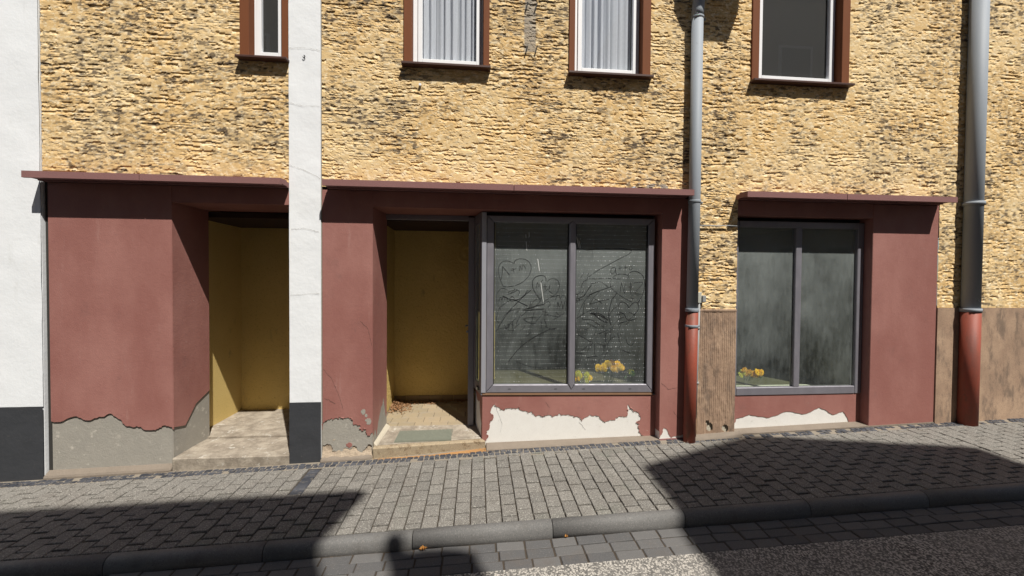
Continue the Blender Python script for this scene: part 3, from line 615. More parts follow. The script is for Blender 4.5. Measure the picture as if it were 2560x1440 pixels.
# right pier
MB().box(1.862, 2.128, .004, .5, -.2, 2.487).build('pier', 'white_plaster', shop)
rp = jag([(2.128, .085), (2.07, .075), (2.02, .072), (1.985, .055), (1.965, .085), (1.945, .13), (1.915, .155), (1.895, .14), (1.885, .09), (1.862, .06)], .008, 3, 3)
MB().poly_y([(1.8615, 2.487), (2.1285, 2.487)] + rp, 0, .0035).build('pier_paint', 'maroon_paint', shop)
MB().box(1.8585, 1.8618, 0.0, .5, .12, 2.335).build('reveal_paint', 'maroon_paint', shop)
MB().hexa([(1.855, -.02, -.1), (2.14, -.02, -.1), (2.14, .02, -.1), (1.855, .02, -.1), (1.86, -.004, .045), (2.13, -.004, .055), (2.13, .02, .055), (1.86, .02, .045)]).build('pier_foot', 'maroon_concrete', shop)
# stall riser below the shop window
MB().hexa([(.063, .105, -.1), (1.86, .105, -.1), (1.86, .5, -.1), (.0, .5, -.1), (.063, .105, .492), (1.86, .105, .470), (1.86, .5, .470), (.0, .5, .492)]).build('stall_riser', 'white_plaster', shop)
ris = jag(mm(RISER_EDGE), .010, 3, 8)
MB().poly_y([(.0615, .4915), (.0615, .0)] + ris + [(1.859, 0.0), (1.859, .4695)], .0995, .1035).build('riser_paint', 'maroon_paint', shop)
RV = Vector((-.082, .40, 0)); RVN = Vector((-.40, -.082, 0)).normalized()
quad_sheet('riser_side_render', 'white_plaster', shop, [(0, -.1), (1, -.1), (1, .49), (0, .49)], (.0605, .104, 0), RV, (0, 0, 1), -RVN, .004)
quad_sheet('riser_side_paint', 'maroon_paint', shop, [(0, .49), (0, .02)] + jag([(.10, .02), (.14, .12), (.10, .2), (.22, .26), (.32, .4), (.6, .38), (.8, .45), (1, .43)], .012, 3, 4) + [(1, .49)], (.0612, .1005, 0), RV, (0, 0, 1), RVN, .002)
crk = [(.097, .01), (.122, .05), (.140, .085), (.150, .12)]
# sloping concrete strip at the foot of the riser
MB().hexa([(.10, -.018, -.12), (1.862, .0, -.12), (1.862, .14, -.12), (.10, .14, -.12), (.10, -.012, -.010), (1.862, -.004, .038), (1.862, .11, .046), (.10, .11, .016)], .004).build('foot_strip', 'sand_mortar', shop)
MB().hexa([(-1.46, -.045, -.2), (-.99, -.035, -.2), (-.99, .1, -.2), (-1.46, .1, -.2), (-1.46, -.04, -.055), (-.99, -.03, -.045), (-.99, .03, -.005), (-1.46, .03, -.012)], .008).build('foot_strip', 'sand_mortar', shop)

def chips(par, edge, y, n, seed):
    rg = random.Random(seed); V, F = [], []
    for k in range(n):
        i = rg.randrange(len(edge)-1); t = rg.random(); x = edge[i][0]*(1-t)+edge[i+1][0]*t; z = edge[i][1]*(1-t)+edge[i+1][1]*t
        s_ = rg.uniform(.004, .014); a = rg.random()*6.3; b = len(V)
        for q_ in range(5): V.append((x+s_*rg.uniform(.5, 1)*math.cos(a+q_*1.257), y-rg.uniform(0, .007)*(q_ % 2), z+s_*rg.uniform(.5, 1)*math.sin(a+q_*1.257)))
        F.append(tuple(range(b, b+5)))
    me = bpy.data.meshes.new('paint_chips'); me.from_pydata(V, [], F); me.update(); o = link('paint_chips', me, 'maroon_paint', par); o['kind'] = 'stuff'
chips(shop, ris, .098, 90, 3); chips(pier, pe, -.001, 40, 5)
# doorway: step, mat well, tiled floor, niche
st = MB().hexa([(-.978, -.024, -.12), (.099, .070, -.12), (.06, .11, -.12), (-.985, .03, -.12), (-.985, -.028, .046), (.098, .066, .052), (.062, .12, .056), (-.985, .03, .050)], .010).build('doorstep', 'rusty_nosing', shop)
MB().hexa([(-.984, .028, -.1), (.06, .118, -.1), (-.03, .47, -.1), (-.952, .43, -.1), (-.984, .028, .051), (.06, .118, .057), (-.03, .47, .085), (-.952, .43, .083)]).build('threshold', 'concrete_step', shop)
nx, nz = 70, 30
X, Y = np.meshgrid(np.linspace(-.96, .04, nx), np.linspace(.06, .44, nz)); Yr = Y + .09*(X+.98)*np.clip((.44-Y)/.38, 0, 1)
link('worn_screed', grid_mesh('worn_screed', np.stack([X+.035*(Y-.06)/.38*np.clip(-X, 0, 1), Yr, .0545+.033*(Yr-.04)/.43+.008*(fbm(X/.12, Y/.1, 3, 4)-.45)], -1), nx, nz), 'concrete_step', shop)
MB().hexa([(-.982, .012, .045), (-.945, .012, .045), (-.90, .43, .07), (-.955, .43, .07), (-.982, .012, .085), (-.952, .012, .062), (-.918, .43, .092), (-.955, .43, .125)], .006).build('mortar_fillet', 'cream_plaster', shop)
mat_ = root('scraper_mat', (-.52, .19, .07), 'worn green ribbed mat let into the concrete threshold of the doorway', 'door mat')
def zt_(y): return .0605+.033*(y-.04)/.43
MB().hexa([(-.80, .068, .03), (-.245, .085, .03), (-.26, .31, .03), (-.79, .295, .03), (-.80, .068, zt_(.07)+.002), (-.245, .085, zt_(.08)+.002), (-.26, .31, zt_(.31)+.002), (-.79, .295, zt_(.3)+.002)]).build('mat_back', 'green_mat', mat_)
for k in range(40):
    x = -.79+k*.0137
    y0_, y1_ = .073+.03*(x+.8), .295+.03*(x+.8)
    MB().hexa([(x-.0035, y0_, zt_(y0_)), (x+.0035, y0_, zt_(y0_)), (x+.0035+.01, y1_, zt_(y1_)), (x-.0035+.01, y1_, zt_(y1_)), (x-.002, y0_, zt_(y0_)+.008), (x+.002, y0_, zt_(y0_)+.008), (x+.002+.01, y1_, zt_(y1_)+.008), (x-.002+.01, y1_, zt_(y1_)+.008)]).build('rib', 'green_mat', mat_)
fl = MB().box(-1.052, .02, .44, 1.31, -.05, .080).build('porch_floor', 'tile_grout', shop)
ty = [.432, .541, .700, .860, 1.018, 1.176, 1.30]; tm = {}
for j, (a, b) in enumerate(zip(ty, ty[1:])):
    x = -1.20+(.085 if j % 2 else 0)
    while x < .0:
        p, q_ = max(x, -1.045 if a > .44 else -.95), min(x+.178, -.005)
        if q_-p > .03:
            w, l = round(q_-p-.005, 3), round(b-a-.005, 3)
            if (w, l) not in tm:
                tm[w, l] = block_mesh(w, l, .012, .0018)
            o = link('floor_tile', tm[w, l], 'porch_tile', fl, ((p+q_)/2, (a+b)/2, .0865+random.gauss(0, .0006))); o.rotation_euler = (random.gauss(0, .004), random.gauss(0, .004), 0)
        x += .178
niche = MB().box(-1.25, -1.054, .455, 1.5, -.05, 2.45).box(.02, .2, .5, 1.5, -.05, 2.45).box(-1.25, .2, 1.318, 1.5, -.05, 2.45).build('niche_shell', 'niche_roughcast', shop)
def plaster_sheet(nm, par, o, ux, nxs, z0, z1, nzs, nrm, amp, mt):
    U, Zz = np.meshgrid(np.linspace(0, 1, nxs), np.linspace(z0, z1, nzs)); L = Vector(ux).length
    h = amp*(fbm(U*L/.016, Zz/.016, 300, 3)-.4) + amp*2.2*(fbm(U*L/.3, Zz/.3, 310)-.5)
    rd = np.hypot(U*L-.90, (Zz-1.99)*.9); h = np.where(rd < .11, h*.25+.004*np.cos(rd*70), h)
    P = np.stack([o[i]+U*ux[i]+h*nrm[i] for i in (0, 1)] + [Zz], -1); return link(nm, grid_mesh(nm, P, nxs, nzs), mt, par)
plaster_sheet('back_wall', shop, (-1.054, 1.306), (1.074, 0, 0), 200, .163, 2.30, 380, (0, -1), .008, 'niche_roughcast')
plaster_sheet('side_wall', shop, (-1.048, .456), (0, .86, 0), 120, .09, 2.30, 300, (1, 0), .006, 'niche_roughcast')
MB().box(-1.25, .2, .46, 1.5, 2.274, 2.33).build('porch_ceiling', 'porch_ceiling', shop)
x = -1.045
while x < 0: MB().box(x, min(x+.146, .01), 1.292, 1.303, .088, .163, .002).build('skirting_tile', 'skirting_tile', fl); x += .150
# metal door: jamb, head, leaf folded back into the porch
door = MB().box(-.092, -.030, .40, .462, .083, 2.32, .004).build('door_frame', 'bronze_metal', shop)
MB().box(-.955, -.093, .405, .458, 2.283, 2.336, .003).build('frame_head', 'bronze_metal', door)
MB().box(-.975, -.957, .41, .455, .1, 2.336, .002).build('frame_side', 'brown_paint', door)
lf = MB().box(-.088, -.048, .470, .530, .095, 2.26, .003).box(-.088, -.048, 1.12, 1.20, .095, 2.26, .003).box(-.088, -.048, .531, 1.119, .095, .24, .003).box(-.088, -.048, .531, 1.119, 2.18, 2.26, .003).build('door', 'bronze_metal', shop)
MB().box(-.071, -.065, .528, 1.122, .238, 2.182).build('door_pane', 'dusty_glass', lf)
MB().tube([(-.088, 1.15, 1.08), (-.135, 1.15, 1.08), (-.135, 1.05, 1.08)], .009, 8).build('handle', 'zinc_pipe', lf)
MB().tube([(-.094, .398, 1.10), (-.108, .392, 1.10)], .012, 8).build('latch', 'zinc_pipe', door)

# ------------------------------------------------------------------ shop window
FB = lambda x: .5245-.0150*x            # foot of the frame
GB = lambda x: .6065-.0115*x            # glass edge at the foot
GT, FT = 2.229, 2.296
win = MB().box(.05, 1.83, .150, .175, 2.297, 2.336).build('shop_window', 'dark_gasket', shop)
def bar(nm, pts, y0, y1, mt='bronze_metal', bev=.006):
    m = MB(); n = len(pts); cx = sum(p[0] for p in pts)/n; cz = sum(p[1] for p in pts)/n
    a = [m.bm.verts.new((x, y0, z)) for x, z in pts]; b = [m.bm.verts.new((x, y1, z)) for x, z in pts]
    f = m.bm.faces.new(a); m.bm.faces.new(b[::-1])
    for i in range(n): m.bm.faces.new((a[i], b[i], b[(i+1) % n], a[(i+1) % n]))
    bmesh.ops.bevel(m.bm, geom=list(f.edges), offset=bev, segments=1, affect='EDGES', profile=.5)
    return m.build(nm, mt, win)
bar('corner_post', [(.045, FB(.045)), (.0915, FB(.09)), (.0915, FT+.03), (.045, FT+.03)], .086, .150, 'pale_metal', .003)
bar('stile', [(.094, FB(.094)+.002), (.164, GB(.164)), (.164, GT), (.094, FT)], .090, .150)
bar('stile', [(1.757, GB(1.757)), (1.826, FB(1.826)+.002), (1.826, FT), (1.757, GT)], .090, .150)
bar('bottom_rail', [(.096, FB(.096)), (1.824, FB(1.824)), (1.755, GB(1.755)-.002), (1.0, GB(1)-.002), (.962, GB(.96)-.068), (.925, GB(.925)-.002), (.166, GB(.166)-.002)], .090, .150)
bar('top_rail', [(.096, FT), (.166, GT+.002), (.925, GT+.002), (.962, GT+.04), (1.0, GT+.002), (1.755, GT+.002), (1.824, FT)], .090, .150)
bar('mullion', [(.928, GB(.93)), (.962, GB(.96)-.064), (.997, GB(1)), (.997, GT), (.962, GT+.036), (.928, GT)], .082, .150, bev=.012)
for a, b, c, d in ((.1655, .1735, .6, 2.229), (.919, .9265, .6, 2.229), (.9985, 1.006, .6, 2.229), (1.7465, 1.7555, .585, 2.229)):
    MB().box(a, b, .104, .1265, c, d).build('gasket', 'dark_gasket', win)
for x in (.33, .80, 1.09, 1.58): MB().box(x-.014, x+.014, .0885, .0905, FB(x)+.036, FB(x)+.041).build('drain_slot', 'dark_gasket', win)
MB().hexa([(.06, .088, FB(.06)-.022), (1.826, .088, FB(1.83)-.022), (1.826, .15, FB(1.83)-.022), (.06, .15, FB(.06)-.022), (.06, .094, FB(.06)-.003), (1.826, .094, FB(1.83)-.003), (1.826, .15, FB(1.83)-.003), (.06, .15, FB(.06)-.003)]).build('sill_bead', 'rust', win)
# bay's narrow side towards the door
SV = Vector((-.075, .31, 0)); SN = Vector((-.31, -.075, 0)).normalized()
for nm, mt, pts, dd in (('side_stile', 'bronze_metal', [(.0, .50), (.26, .50), (.26, 2.33), (0, 2.33)], .012), ('side_stile', 'bronze_metal', [(.80, .50), (1, .50), (1, 2.33), (.80, 2.33)], .012),
                        ('side_rail', 'bronze_metal', [(.262, .50), (.798, .50), (.798, .60), (.262, .60)], .012), ('side_rail', 'bronze_metal', [(.262, 2.22), (.798, 2.22), (.798, 2.33), (.262, 2.33)], .012),
                        ('side_pane', 'dusty_glass', [(.25, .59), (.81, .59), (.81, 2.24), (.25, 2.24)], .004)):
    quad_sheet(nm, mt, win, pts, (.045, .094, 0), SV, (0, 0, 1), -SN, dd)
PANES = ((.170, .9215, 'A'), (1.003, 1.751, 'B'))
def ribbon(strokes, y, w0, nm, mt, par, seed=1):
    rg = random.Random(seed)
    for wt, pts in strokes:
        V, F = [], []
        p = [Vector((a/1000, b/1000)) for a, b in pts]
        if len(p) > 2:                                             # soften the hand's turns
            o = []
            for i in range(len(p)-1):
                p0, p1, p2, p3 = p[max(i-1, 0)], p[i], p[i+1], p[min(i+2, len(p)-1)]
                for t in (0, .25, .5, .75): o.append(.5*((2*p1)+(p2-p0)*t+(2*p0-5*p1+4*p2-p3)*t*t+(3*p1-p0-3*p2+p3)*t**3))
            p = o+[p[-1]]
        w = w0*(.75+.45*wt)
        for i, c in enumerate(p):
            d = (p[min(i+1, len(p)-1)]-p[max(i-1, 0)]); d = d.normalized() if d.length else Vector((1, 0)); n = Vector((-d.y, d.x))*w*.5*rg.uniform(.65, 1.15)
            V += [(c.x+n.x, y, c.y+n.y), (c.x-n.x, y, c.y-n.y)]
            if i: b = len(V)-4; F.append((b, b+1, b+3, b+2))
        me = bpy.data.meshes.new(nm); me.from_pydata(V, [], F); me.update(); link(nm, me, mt, par)
for x0, x1, k in PANES:
    MB().hexa([(x0, .120, GB(x0)-.01), (x1, .120, GB(x1)-.01), (x1, .126, GB(x1)-.01), (x0, .126, GB(x0)-.01), (x0, .120, GT+.01), (x1, .120, GT+.01), (x1, .126, GT+.01), (x0, .126, GT+.01)]).build('glass_pane', 'dusty_glass', win)
    V, F = [], []; rows = 0; z = GB(x0)+.022  # rows of raised dots, pale to stand for glints
    while z < GT:
        x = x0+.012+.010*(rows % 2)
        while x < x1-.008:
            if random.random() < .93:
                s = random.choice((.0013, .0018, .0024, .0032)) if k == 'B' else random.choice((.0013, .0017, .0022)); w = s*random.choice((1, 1, 1.5, 2.4))
                b = len(V); zz = z+random.gauss(0, .0012)
                V += [(x-w, .1197, zz), (x, .1197, zz-s), (x+w, .1197, zz), (x, .1197, zz+s), (x, .1175, zz)]
                F += [(b, b+1, b+4), (b+1, b+2, b+4), (b+2, b+3, b+4), (b+3, b, b+4)]
            x += .0247
        z += .0443; rows += 1
    me = bpy.data.meshes.new('glint_dots'); me.from_pydata(V, [], F); me.update(); link('glint_dots', me, 'glint_white', win)['kind'] = 'stuff'
def wild(x0, x1, z0, z1, n, seed):
    rg = random.Random(seed); S_ = []
    for k in range(n):
        a = rg.uniform(-.5, 1.2); l = rg.uniform(.03, .16); x = rg.uniform(x0, x1); z = rg.uniform(z0, z1); c = rg.uniform(-.6, .6)
        S_.append((rg.choice((.4, .6, 1, 1.6)), [((x+l*t*math.cos(a+c*t))*1000, (z+l*t*math.sin(a+c*t))*1000) for t in (-.5, -.2, .15, .5)]))
    return S_
SCRAWL_A = SCRAWL_A + wild(.25, .78, 1.15, 1.55, 26, 5); SCRAWL_B = SCRAWL_B + wild(1.1, 1.66, .85, 1.6, 16, 6)
ribbon(SCRAWL_A, .1188, .0038, 'finger_stroke', 'wiped_line', win, 2); ribbon(SCRAWL_B, .1188, .0038, 'finger_stroke', 'wiped_line', win, 3)
ribbon(STREAK_A, .1183, .0042, 'pale_line', 'pale_line_white', win, 4); ribbon(STREAK_B, .1183, .0042, 'pale_line', 'pale_line_white', win, 5)  # thin pale lines on both panes
# the display behind the glass
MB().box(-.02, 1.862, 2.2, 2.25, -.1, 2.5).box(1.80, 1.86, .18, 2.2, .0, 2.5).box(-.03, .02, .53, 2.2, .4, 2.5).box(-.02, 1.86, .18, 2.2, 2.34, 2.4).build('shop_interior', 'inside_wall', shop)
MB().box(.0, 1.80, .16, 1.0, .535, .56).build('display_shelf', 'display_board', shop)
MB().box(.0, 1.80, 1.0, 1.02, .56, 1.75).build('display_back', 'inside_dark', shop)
def bunch(cx, cy, cz, n, rx, rz, name, label, mts, seed, group=None):
    rg = random.Random(seed); r = root(name, (cx, cy, .56), label, 'flowers', group)
    for k in range(n):
        x = cx+rg.uniform(-rx, rx); z = cz+rg.uniform(-rz, rz)*(1-.5*abs((x-cx)/rx)); y = cy-.03+rg.uniform(-.02, .02)
        m = MB(); R = rg.uniform(.033, .042); tl = Matrix.Rotation(rg.gauss(0, .35), 3, 'X') @ Matrix.Rotation(rg.gauss(0, .35), 3, 'Z')
        for ring, (rr, dy, nn) in enumerate(((1, 0, 9), (.68, -.006, 7), (.35, -.010, 5))):
            for i in range(nn):
                t = 2*math.pi*(i+.5*ring)/nn; c = Vector((math.cos(t), 0, math.sin(t))); s_ = Vector((-math.sin(t), 0, math.cos(t)))
                P = [c*R*rr*.2, c*R*rr*.75+s_*R*rr*.36+Vector((0, -.004, 0)), c*R*rr+Vector((0, .002, 0)), c*R*rr*.75-s_*R*rr*.36+Vector((0, -.004, 0))]
                m.bm.faces.new([m.bm.verts.new(Vector((x, y+dy, z))+tl @ p) for p in P])
        m.build('blossom', rg.choice(mts), r)
        MB().tube([(x, y+.01, z-.01), ((x+cx)/2, y+.03, (z+.56)/2), (cx+(x-cx)*.3, cy+.02, .562)], .002, 5).build('stem', 'leaf_green', r)
    for k in range(max(4, n//2)):
        m = MB(); x = cx+rg.uniform(-rx, rx)*1.1; z = cz-rg.uniform(.0, .07); w = rg.uniform(.01, .018); a = rg.uniform(-1, 1)
        m.bm.faces.new([m.bm.verts.new((x+p*math.cos(a)-q*math.sin(a), cy-.01, max(.565, z+p*math.sin(a)+q*math.cos(a)))) for p, q in ((-w*2, 0), (0, w), (w*2, 0), (0, -w))])
        m.build('leaf', 'leaf_green', r)
bunch(1.41, .24, .750, 24, .135, .045, 'flower_bunch', 'bright yellow and orange flowers standing on the display behind the dusty right-hand pane', ['petal_yellow', 'petal_yellow', 'petal_yellow', 'petal_orange'], 3)
bunch(1.095, .22, .650, 12, .085, .05, 'flower_bunch', 'low dull yellow-green blossoms just beside the middle bar, behind the dusty pane', ['petal_green', 'petal_yellow', 'petal_yellow'], 4)
bunch(1.62, .27, .665, 3, .035, .05, 'flower_bunch', 'few green and ochre blooms low in the corner of the shop window by the pier', ['leaf_green', 'petal_green'], 6)

# ------------------------------------------------------------------ litter
def leaf_mesh(s, rg, curl=.5):
    V = [(-s, 0, 0), (-.3*s, -.42*s, .25*s*curl), (s, 0, .1*s), (-.3*s, .42*s, .25*s*curl), (.1*s, 0, -.1*s*curl)]
    me = bpy.data.meshes.new('leaf'); me.from_pydata(V, [], [(0, 1, 4), (1, 2, 4), (2, 3, 4), (3, 0, 4)]); me.update(); return me
V, F = [], []; rg = random.Random(4)
def add_leaf(x, y, z, s):
    R = Matrix.Rotation(rg.random()*6.3, 3, 'Z') @ Matrix.Rotation(rg.gauss(0, .6), 3, 'X') @ Matrix.Rotation(rg.gauss(0, .5), 3, 'Y'); b = len(V)
    for q_ in ((-1, 0, 0), (-.3, -.45, .3), (1, 0, .15), (-.3, .45, .3), (.1, 0, -.1)): V.append(tuple(Vector((x, y, z))+R @ (Vector(q_)*s)))
    F.extend([(b, b+1, b+4), (b+1, b+2, b+4), (b+2, b+3, b+4), (b+3, b, b+4)])
for k in range(420):
    x = -1.03+abs(rg.gauss(0, .11)); y = 1.07+rg.gauss(0, .10)-.1*(x+1.0); y = min(max(y, .8), 1.27)
    add_leaf(x, y, .092+max(0, .05-.25*(x+1.03))*rg.random(), rg.uniform(.010, .022))
for k in range(150): add_leaf(rg.uniform(-1.0, -.1), 1.285-abs(rg.gauss(0, .045)), .094+rg.random()*.012, rg.uniform(.012, .024))
for k in range(12): add_leaf(rg.uniform(-.62, -.5), rg.uniform(1.14, 1.2), .098, rg.uniform(.012, .02))
me = bpy.data.meshes.new('dry_leaves'); me.from_pydata(V, [], F); me.update(); link('dry_leaves', me, 'dry_leaf')['kind'] = 'stuff'
def palm_leaf(x, y, z, s, label, mt):
    m = MB(); n = 14; rim = []
    c = m.bm.verts.new((x, y, z+.006))
    for i in range(n):
        t = 2*math.pi*i/n; r = s*(1.0 if i % 2 == 0 else .55)*(1.25 if i == 0 else 1)
        rim.append(m.bm.verts.new((x+r*math.cos(t+.5), y+r*math.sin(t+.5)*.8, z+.010+.018*abs(math.sin(t))*(i % 2))))
    for i in range(n): m.bm.faces.new((c, rim[i], rim[(i+1) % n]))
    return tag(m.build('fallen_leaf', mt), label, 'leaf')
palm_leaf(-.347, -1.238, gr(-.347, -1.24)+.008, .026, 'single orange fallen leaf lying in the gutter against the kerb', 'orange_leaf')
palm_leaf(.62, -1.232, gr(.62, -1.23)+.008, .012, 'tiny orange leaf scrap lying on sand at the foot of the kerb', 'orange_leaf')

# ------------------------------------------------------------------ rainwater pipe and the conduit beside it
pipe = root('downpipe', (2.14, -.062, .06), 'grey zinc downpipe with rusty red iron foot beside the combed plaster plinth', 'downpipe')
PX = lambda z: 2.139+.019*min(1, max(0, z/2.5))
MB().tube([(PX(1.37), -.066, 1.36), (PX(2.6), -.066, 2.6), (2.158, -.066, 4.27)], .055, 22).build('zinc_pipe', 'zinc_pipe', pipe)
MB().tube([(2.158, -.066, 4.262), (2.160, -.066, 4.33), (2.165, -.075, 4.42), (2.18, -.11, 4.56), (2.2, -.17, 4.75), (2.21, -.20, 5.0)], [.0575, .0575, .056, .056, .056, .056], 22).build('pipe_bend', 'zinc_pipe', pipe)
MB().tube([(PX(.06), -.068, .03), (PX(.7), -.067, .7), (PX(1.345), -.066, 1.345)], .0585, 22).build('iron_foot', 'red_iron', pipe)
def collar(z, r, h, mt='zinc_pipe'):
    MB().tube([(PX(z), -.066, z-h/2), (PX(z), -.066, z-h/2+.003), (PX(z), -.066, z), (PX(z), -.066, z+h/2-.003), (PX(z), -.066, z+h/2)], [r, r+.003, r+.001, r+.003, r], 22).build('collar', mt, pipe)
collar(1.368, .0625, .036); collar(4.256, .058, .022); collar(2.448, .0585, .026); collar(1.208, .0625, .024)
for z in (1.208, 2.440, 4.25):
    MB().box(PX(z)+.055, PX(z)+.085, -.07, -.058, z-.010, z+.010, .002).tube([(PX(z)+.072, -.085, z), (PX(z)+.072, -.045, z)], .005, 8).box(PX(z)-.006, PX(z)+.006, -.014, .03, z-.006, z+.006).build('bracket', 'zinc_pipe', pipe)
caster = MB(); pts = [(2.21, 5.55), (2.215, 5.26), (2.245, 5.2), (2.30, 5.08), (2.345, 5.045), (2.49, 4.985), (2.78, 4.985), (2.86, 5.2), (2.88, 5.55)]  # unseen zinc shape added above the view, outlined to cast the wall shadow
caster.poly_y(pts, -.52, -.45).poly_y([(2.1, 4.95), (2.32, 4.95), (2.36, 5.3), (2.06, 5.3)], -.3, -.03).build('shadow_caster', 'zinc_pipe', pipe)
cd = root('conduit', (2.235, -.02, .1), 'thin grey conduit pipe standing close beside the red foot of the downpipe', 'conduit')
MB().tube([(2.222, -.03, .25), (2.232, -.029, .8), (2.245, -.028, 1.43)], .0125, 12).build('tube', 'conduit_grey', cd)
MB().tube([(2.218, -.03, .06), (2.222, -.03, .26)], .0145, 12).build('rusty_end', 'rust', cd)
for z in (1.18, .62): MB().box(2.214, 2.262, -.018, -.002, z-.012, z+.012, .002).tube([(2.237, -.030, z-.009), (2.237, -.030, z+.009)], .0155, 12).build('clip', 'conduit_grey', cd)
jb = root('junction_box', (2.262, -.03, 1.49), 'small pale junction box on the ochre wall just above the conduit', 'junction box')
MB().box(2.215, 2.262, -.045, .0, 1.435, 1.545, .004).build('box', 'box_grey', jb); MB().box(2.263, 2.302, -.06, .0, 1.445, 1.512, .005).build('cover', 'conduit_grey', jb)
MB().tube([(2.25, -.03, 1.436), (2.256, -.03, 1.415)], .012, 8).build('gland', 'dark_gasket', jb)
cb = MB().tube([(2.205, -.02, 2.215), (2.3, -.024, 2.221), (2.42, -.022, 2.219), (2.56, -.024, 2.224), (2.64, -.022, 2.223)], .0062, 8).build('wall_cable', 'conduit_grey'); tag(cb, 'thin grey cable running level along the ochre wall beside the downpipe', 'cable')

# ------------------------------------------------------------------ house beyond the downpipe
rh = root('ochre_house', (3.5, 0, 0), 'ochre roughcast house with combed plinth and second shopfront beyond the first grey downpipe', 'house')
hv = lambda X, Z: .05+.2*blob(X, Z, 2.5, 4.2, .3, .4)
roughcast('wall', 2.130, 2.66, 1.368, 4.85, .007, rh, (), lambda X, Z: .02+.16*blob(X, Z, 2.55, 4.1, .12, .5)+.1*blob(X, Z, 2.5, 1.6, .3, .3), None, 0, k=1.25)
roughcast('upper_wall', 2.66, 4.946, 2.515, 4.85, .010, rh, [(2.78, 3.84, Z1-.01, 9)], lambda X, Z: -.05+.0*X)
roughcast('side_wall', 4.947, 7.6, 1.39, 4.85, .012, rh, (), lambda X, Z: -.05+.0*X)
shell(rh, 2.131, 7.6, [(2.78, 3.84, 4, 5.075)])
def comb(nm, x0, x1, z0, z1, holes, step=.0045):
    nx = int((x1-x0)/step); nz = int((z1-z0)/.012); X, Zz = np.meshgrid(np.linspace(x0, x1, nx), np.linspace(z0, z1, nz))
    w = X+.004*fbm(X/.3, Zz/.15, 91); s = np.abs(((w/.0215) % 1)-.5)*2
    br = sst(.35, .5, fbm(X/.03, Zz/.12, 95, 3))
    P = np.stack([X, -.012-.0055*sst(.15, .6, s)*br-.004*fbm(X/.02, Zz/.02, 97), Zz], -1)
    cx = X[:-1, :-1]; cz = Zz[:-1, :-1]; keep = np.ones(cx.shape, bool)
    for a, c, rx, rz in holes: keep &= ~(blob(cx, cz, a, c, rx, rz)*(.6+.8*fbm(cx/.03, cz/.02, 99, 3)) > .40)
    return link(nm, grid_mesh(nm, P, nx, nz, keep), 'comb_plaster', rh)
comb('combed_plinth', 2.13, 2.655, .06, 1.350, [(2.385, .155, .035, .045), (2.36, .20, .02, .03), (2.55, .14, .035, .04)])
MB().box(2.13, 2.655, .004, .3, -.2, 1.366).build('plinth_core', 'cream_plaster', rh)
MB().box(2.129, 2.656, -.022, .004, 1.346, 1.372, .004).build('plinth_cap', 'comb_plaster', rh)
MB().hexa([(2.13, -.10, -.1), (2.72, -.085, -.1), (2.72, .02, -.1), (2.13, .02, -.1), (2.13, -.075, .058), (2.72, -.06, .08), (2.72, .0, .125), (2.13, .0, .09)], .012).build('foot_mortar', 'sand_mortar', rh)
dressed_window(rh, 2.772, 3.846, 2.85, 3.76, Z1+.02, 5.0)
curtain(2.92, 3.70, 3.83, 4.98, .125, 'plain net curtain behind the window of the house beyond the first downpipe', 12)
canopy(rh, 2.64, 4.93, 3.70, y1=.03)
MB().box(2.66, 5.0, .004, .46, 2.338, 2.4875).build('beam', 'maroon_paint', rh)
MB().box(4.178, 4.945, .0, .5, -.1, 2.487, .004).build('pier', 'maroon_paint', rh)
MB().box(2.66, 4.178, .105, .5, -.1, .445).build('stall_riser', 'white_plaster', rh)
rr = jag([(4.177, .11), (4.05, .12), (3.98, .25), (3.85, .22), (3.7, .30), (3.5, .23), (3.3, .26), (3.1, .2), (2.9, .24), (2.75, .2), (2.70, .12), (2.661, .12)], .012, 3, 15)
MB().poly_y([(2.661, .444), (2.661, .13)] + rr[::-1] + [(4.177, .444)], .0995, .1035).build('riser_paint', 'maroon_paint', rh)
MB().hexa([(2.66, -.01, -.1), (5.0, -.01, -.1), (5.0, .12, -.1), (2.66, .12, -.1), (2.66, -.005, .075), (5.0, -.005, .15), (5.0, .11, .165), (2.66, .11, .09)]).build('foot_strip', 'sand_mortar', rh)
w2 = MB().box(2.67, 4.17, .15, .175, 2.30, 2.337).build('shop_window', 'dark_gasket', rh)
for nm, b in (('stile', (2.664, 2.74, .447, 2.297)), ('stile', (4.10, 4.174, .447, 2.297)), ('bottom_rail', (2.7405, 4.0995, .447, .53)), ('top_rail', (2.7405, 4.0995, 2.23, 2.297)), ('mullion', (3.385, 3.455, .5305, 2.2295))):
    MB().box(b[0], b[1], .09, .15, b[2], b[3], .005).build(nm, 'bronze_metal', w2)
for a, b in ((2.735, 3.39), (3.45, 4.105)): MB().box(a, b, .12, .126, .525, 2.235).build('glass_pane', 'dusty_glass', w2)
MB().box(2.66, 4.3, 2.2, 2.25, -.1, 2.5).box(4.12, 4.176, .18, 2.2, 0, 2.45).box(2.60, 2.668, .18, 2.2, 0, 2.45).box(2.6, 4.3, .18, 2.2, 2.35, 2.4).box(2.6, 4.3, .16, 2.2, .40, .44).build('shop_interior', 'inside_wall', rh)
bunch(2.98, .24, .66, 11, .15, .05, 'flower_bunch', 'yellow flowers behind the shop window glass of the house beyond the downpipe', ['petal_yellow', 'petal_green', 'petal_orange'], 8)
MB().box(4.946, 7.6, .004, .4, -.2, 1.388).build('plinth', 'comb_plaster', rh); MB().box(4.946, 7.6, -.012, .004, -.2, 1.388).build('plinth_face', 'comb_plaster', rh)
p2 = root('downpipe', (5.26, -.07, .1), 'grey downpipe with a red foot on the far side of the second shopfront', 'downpipe')
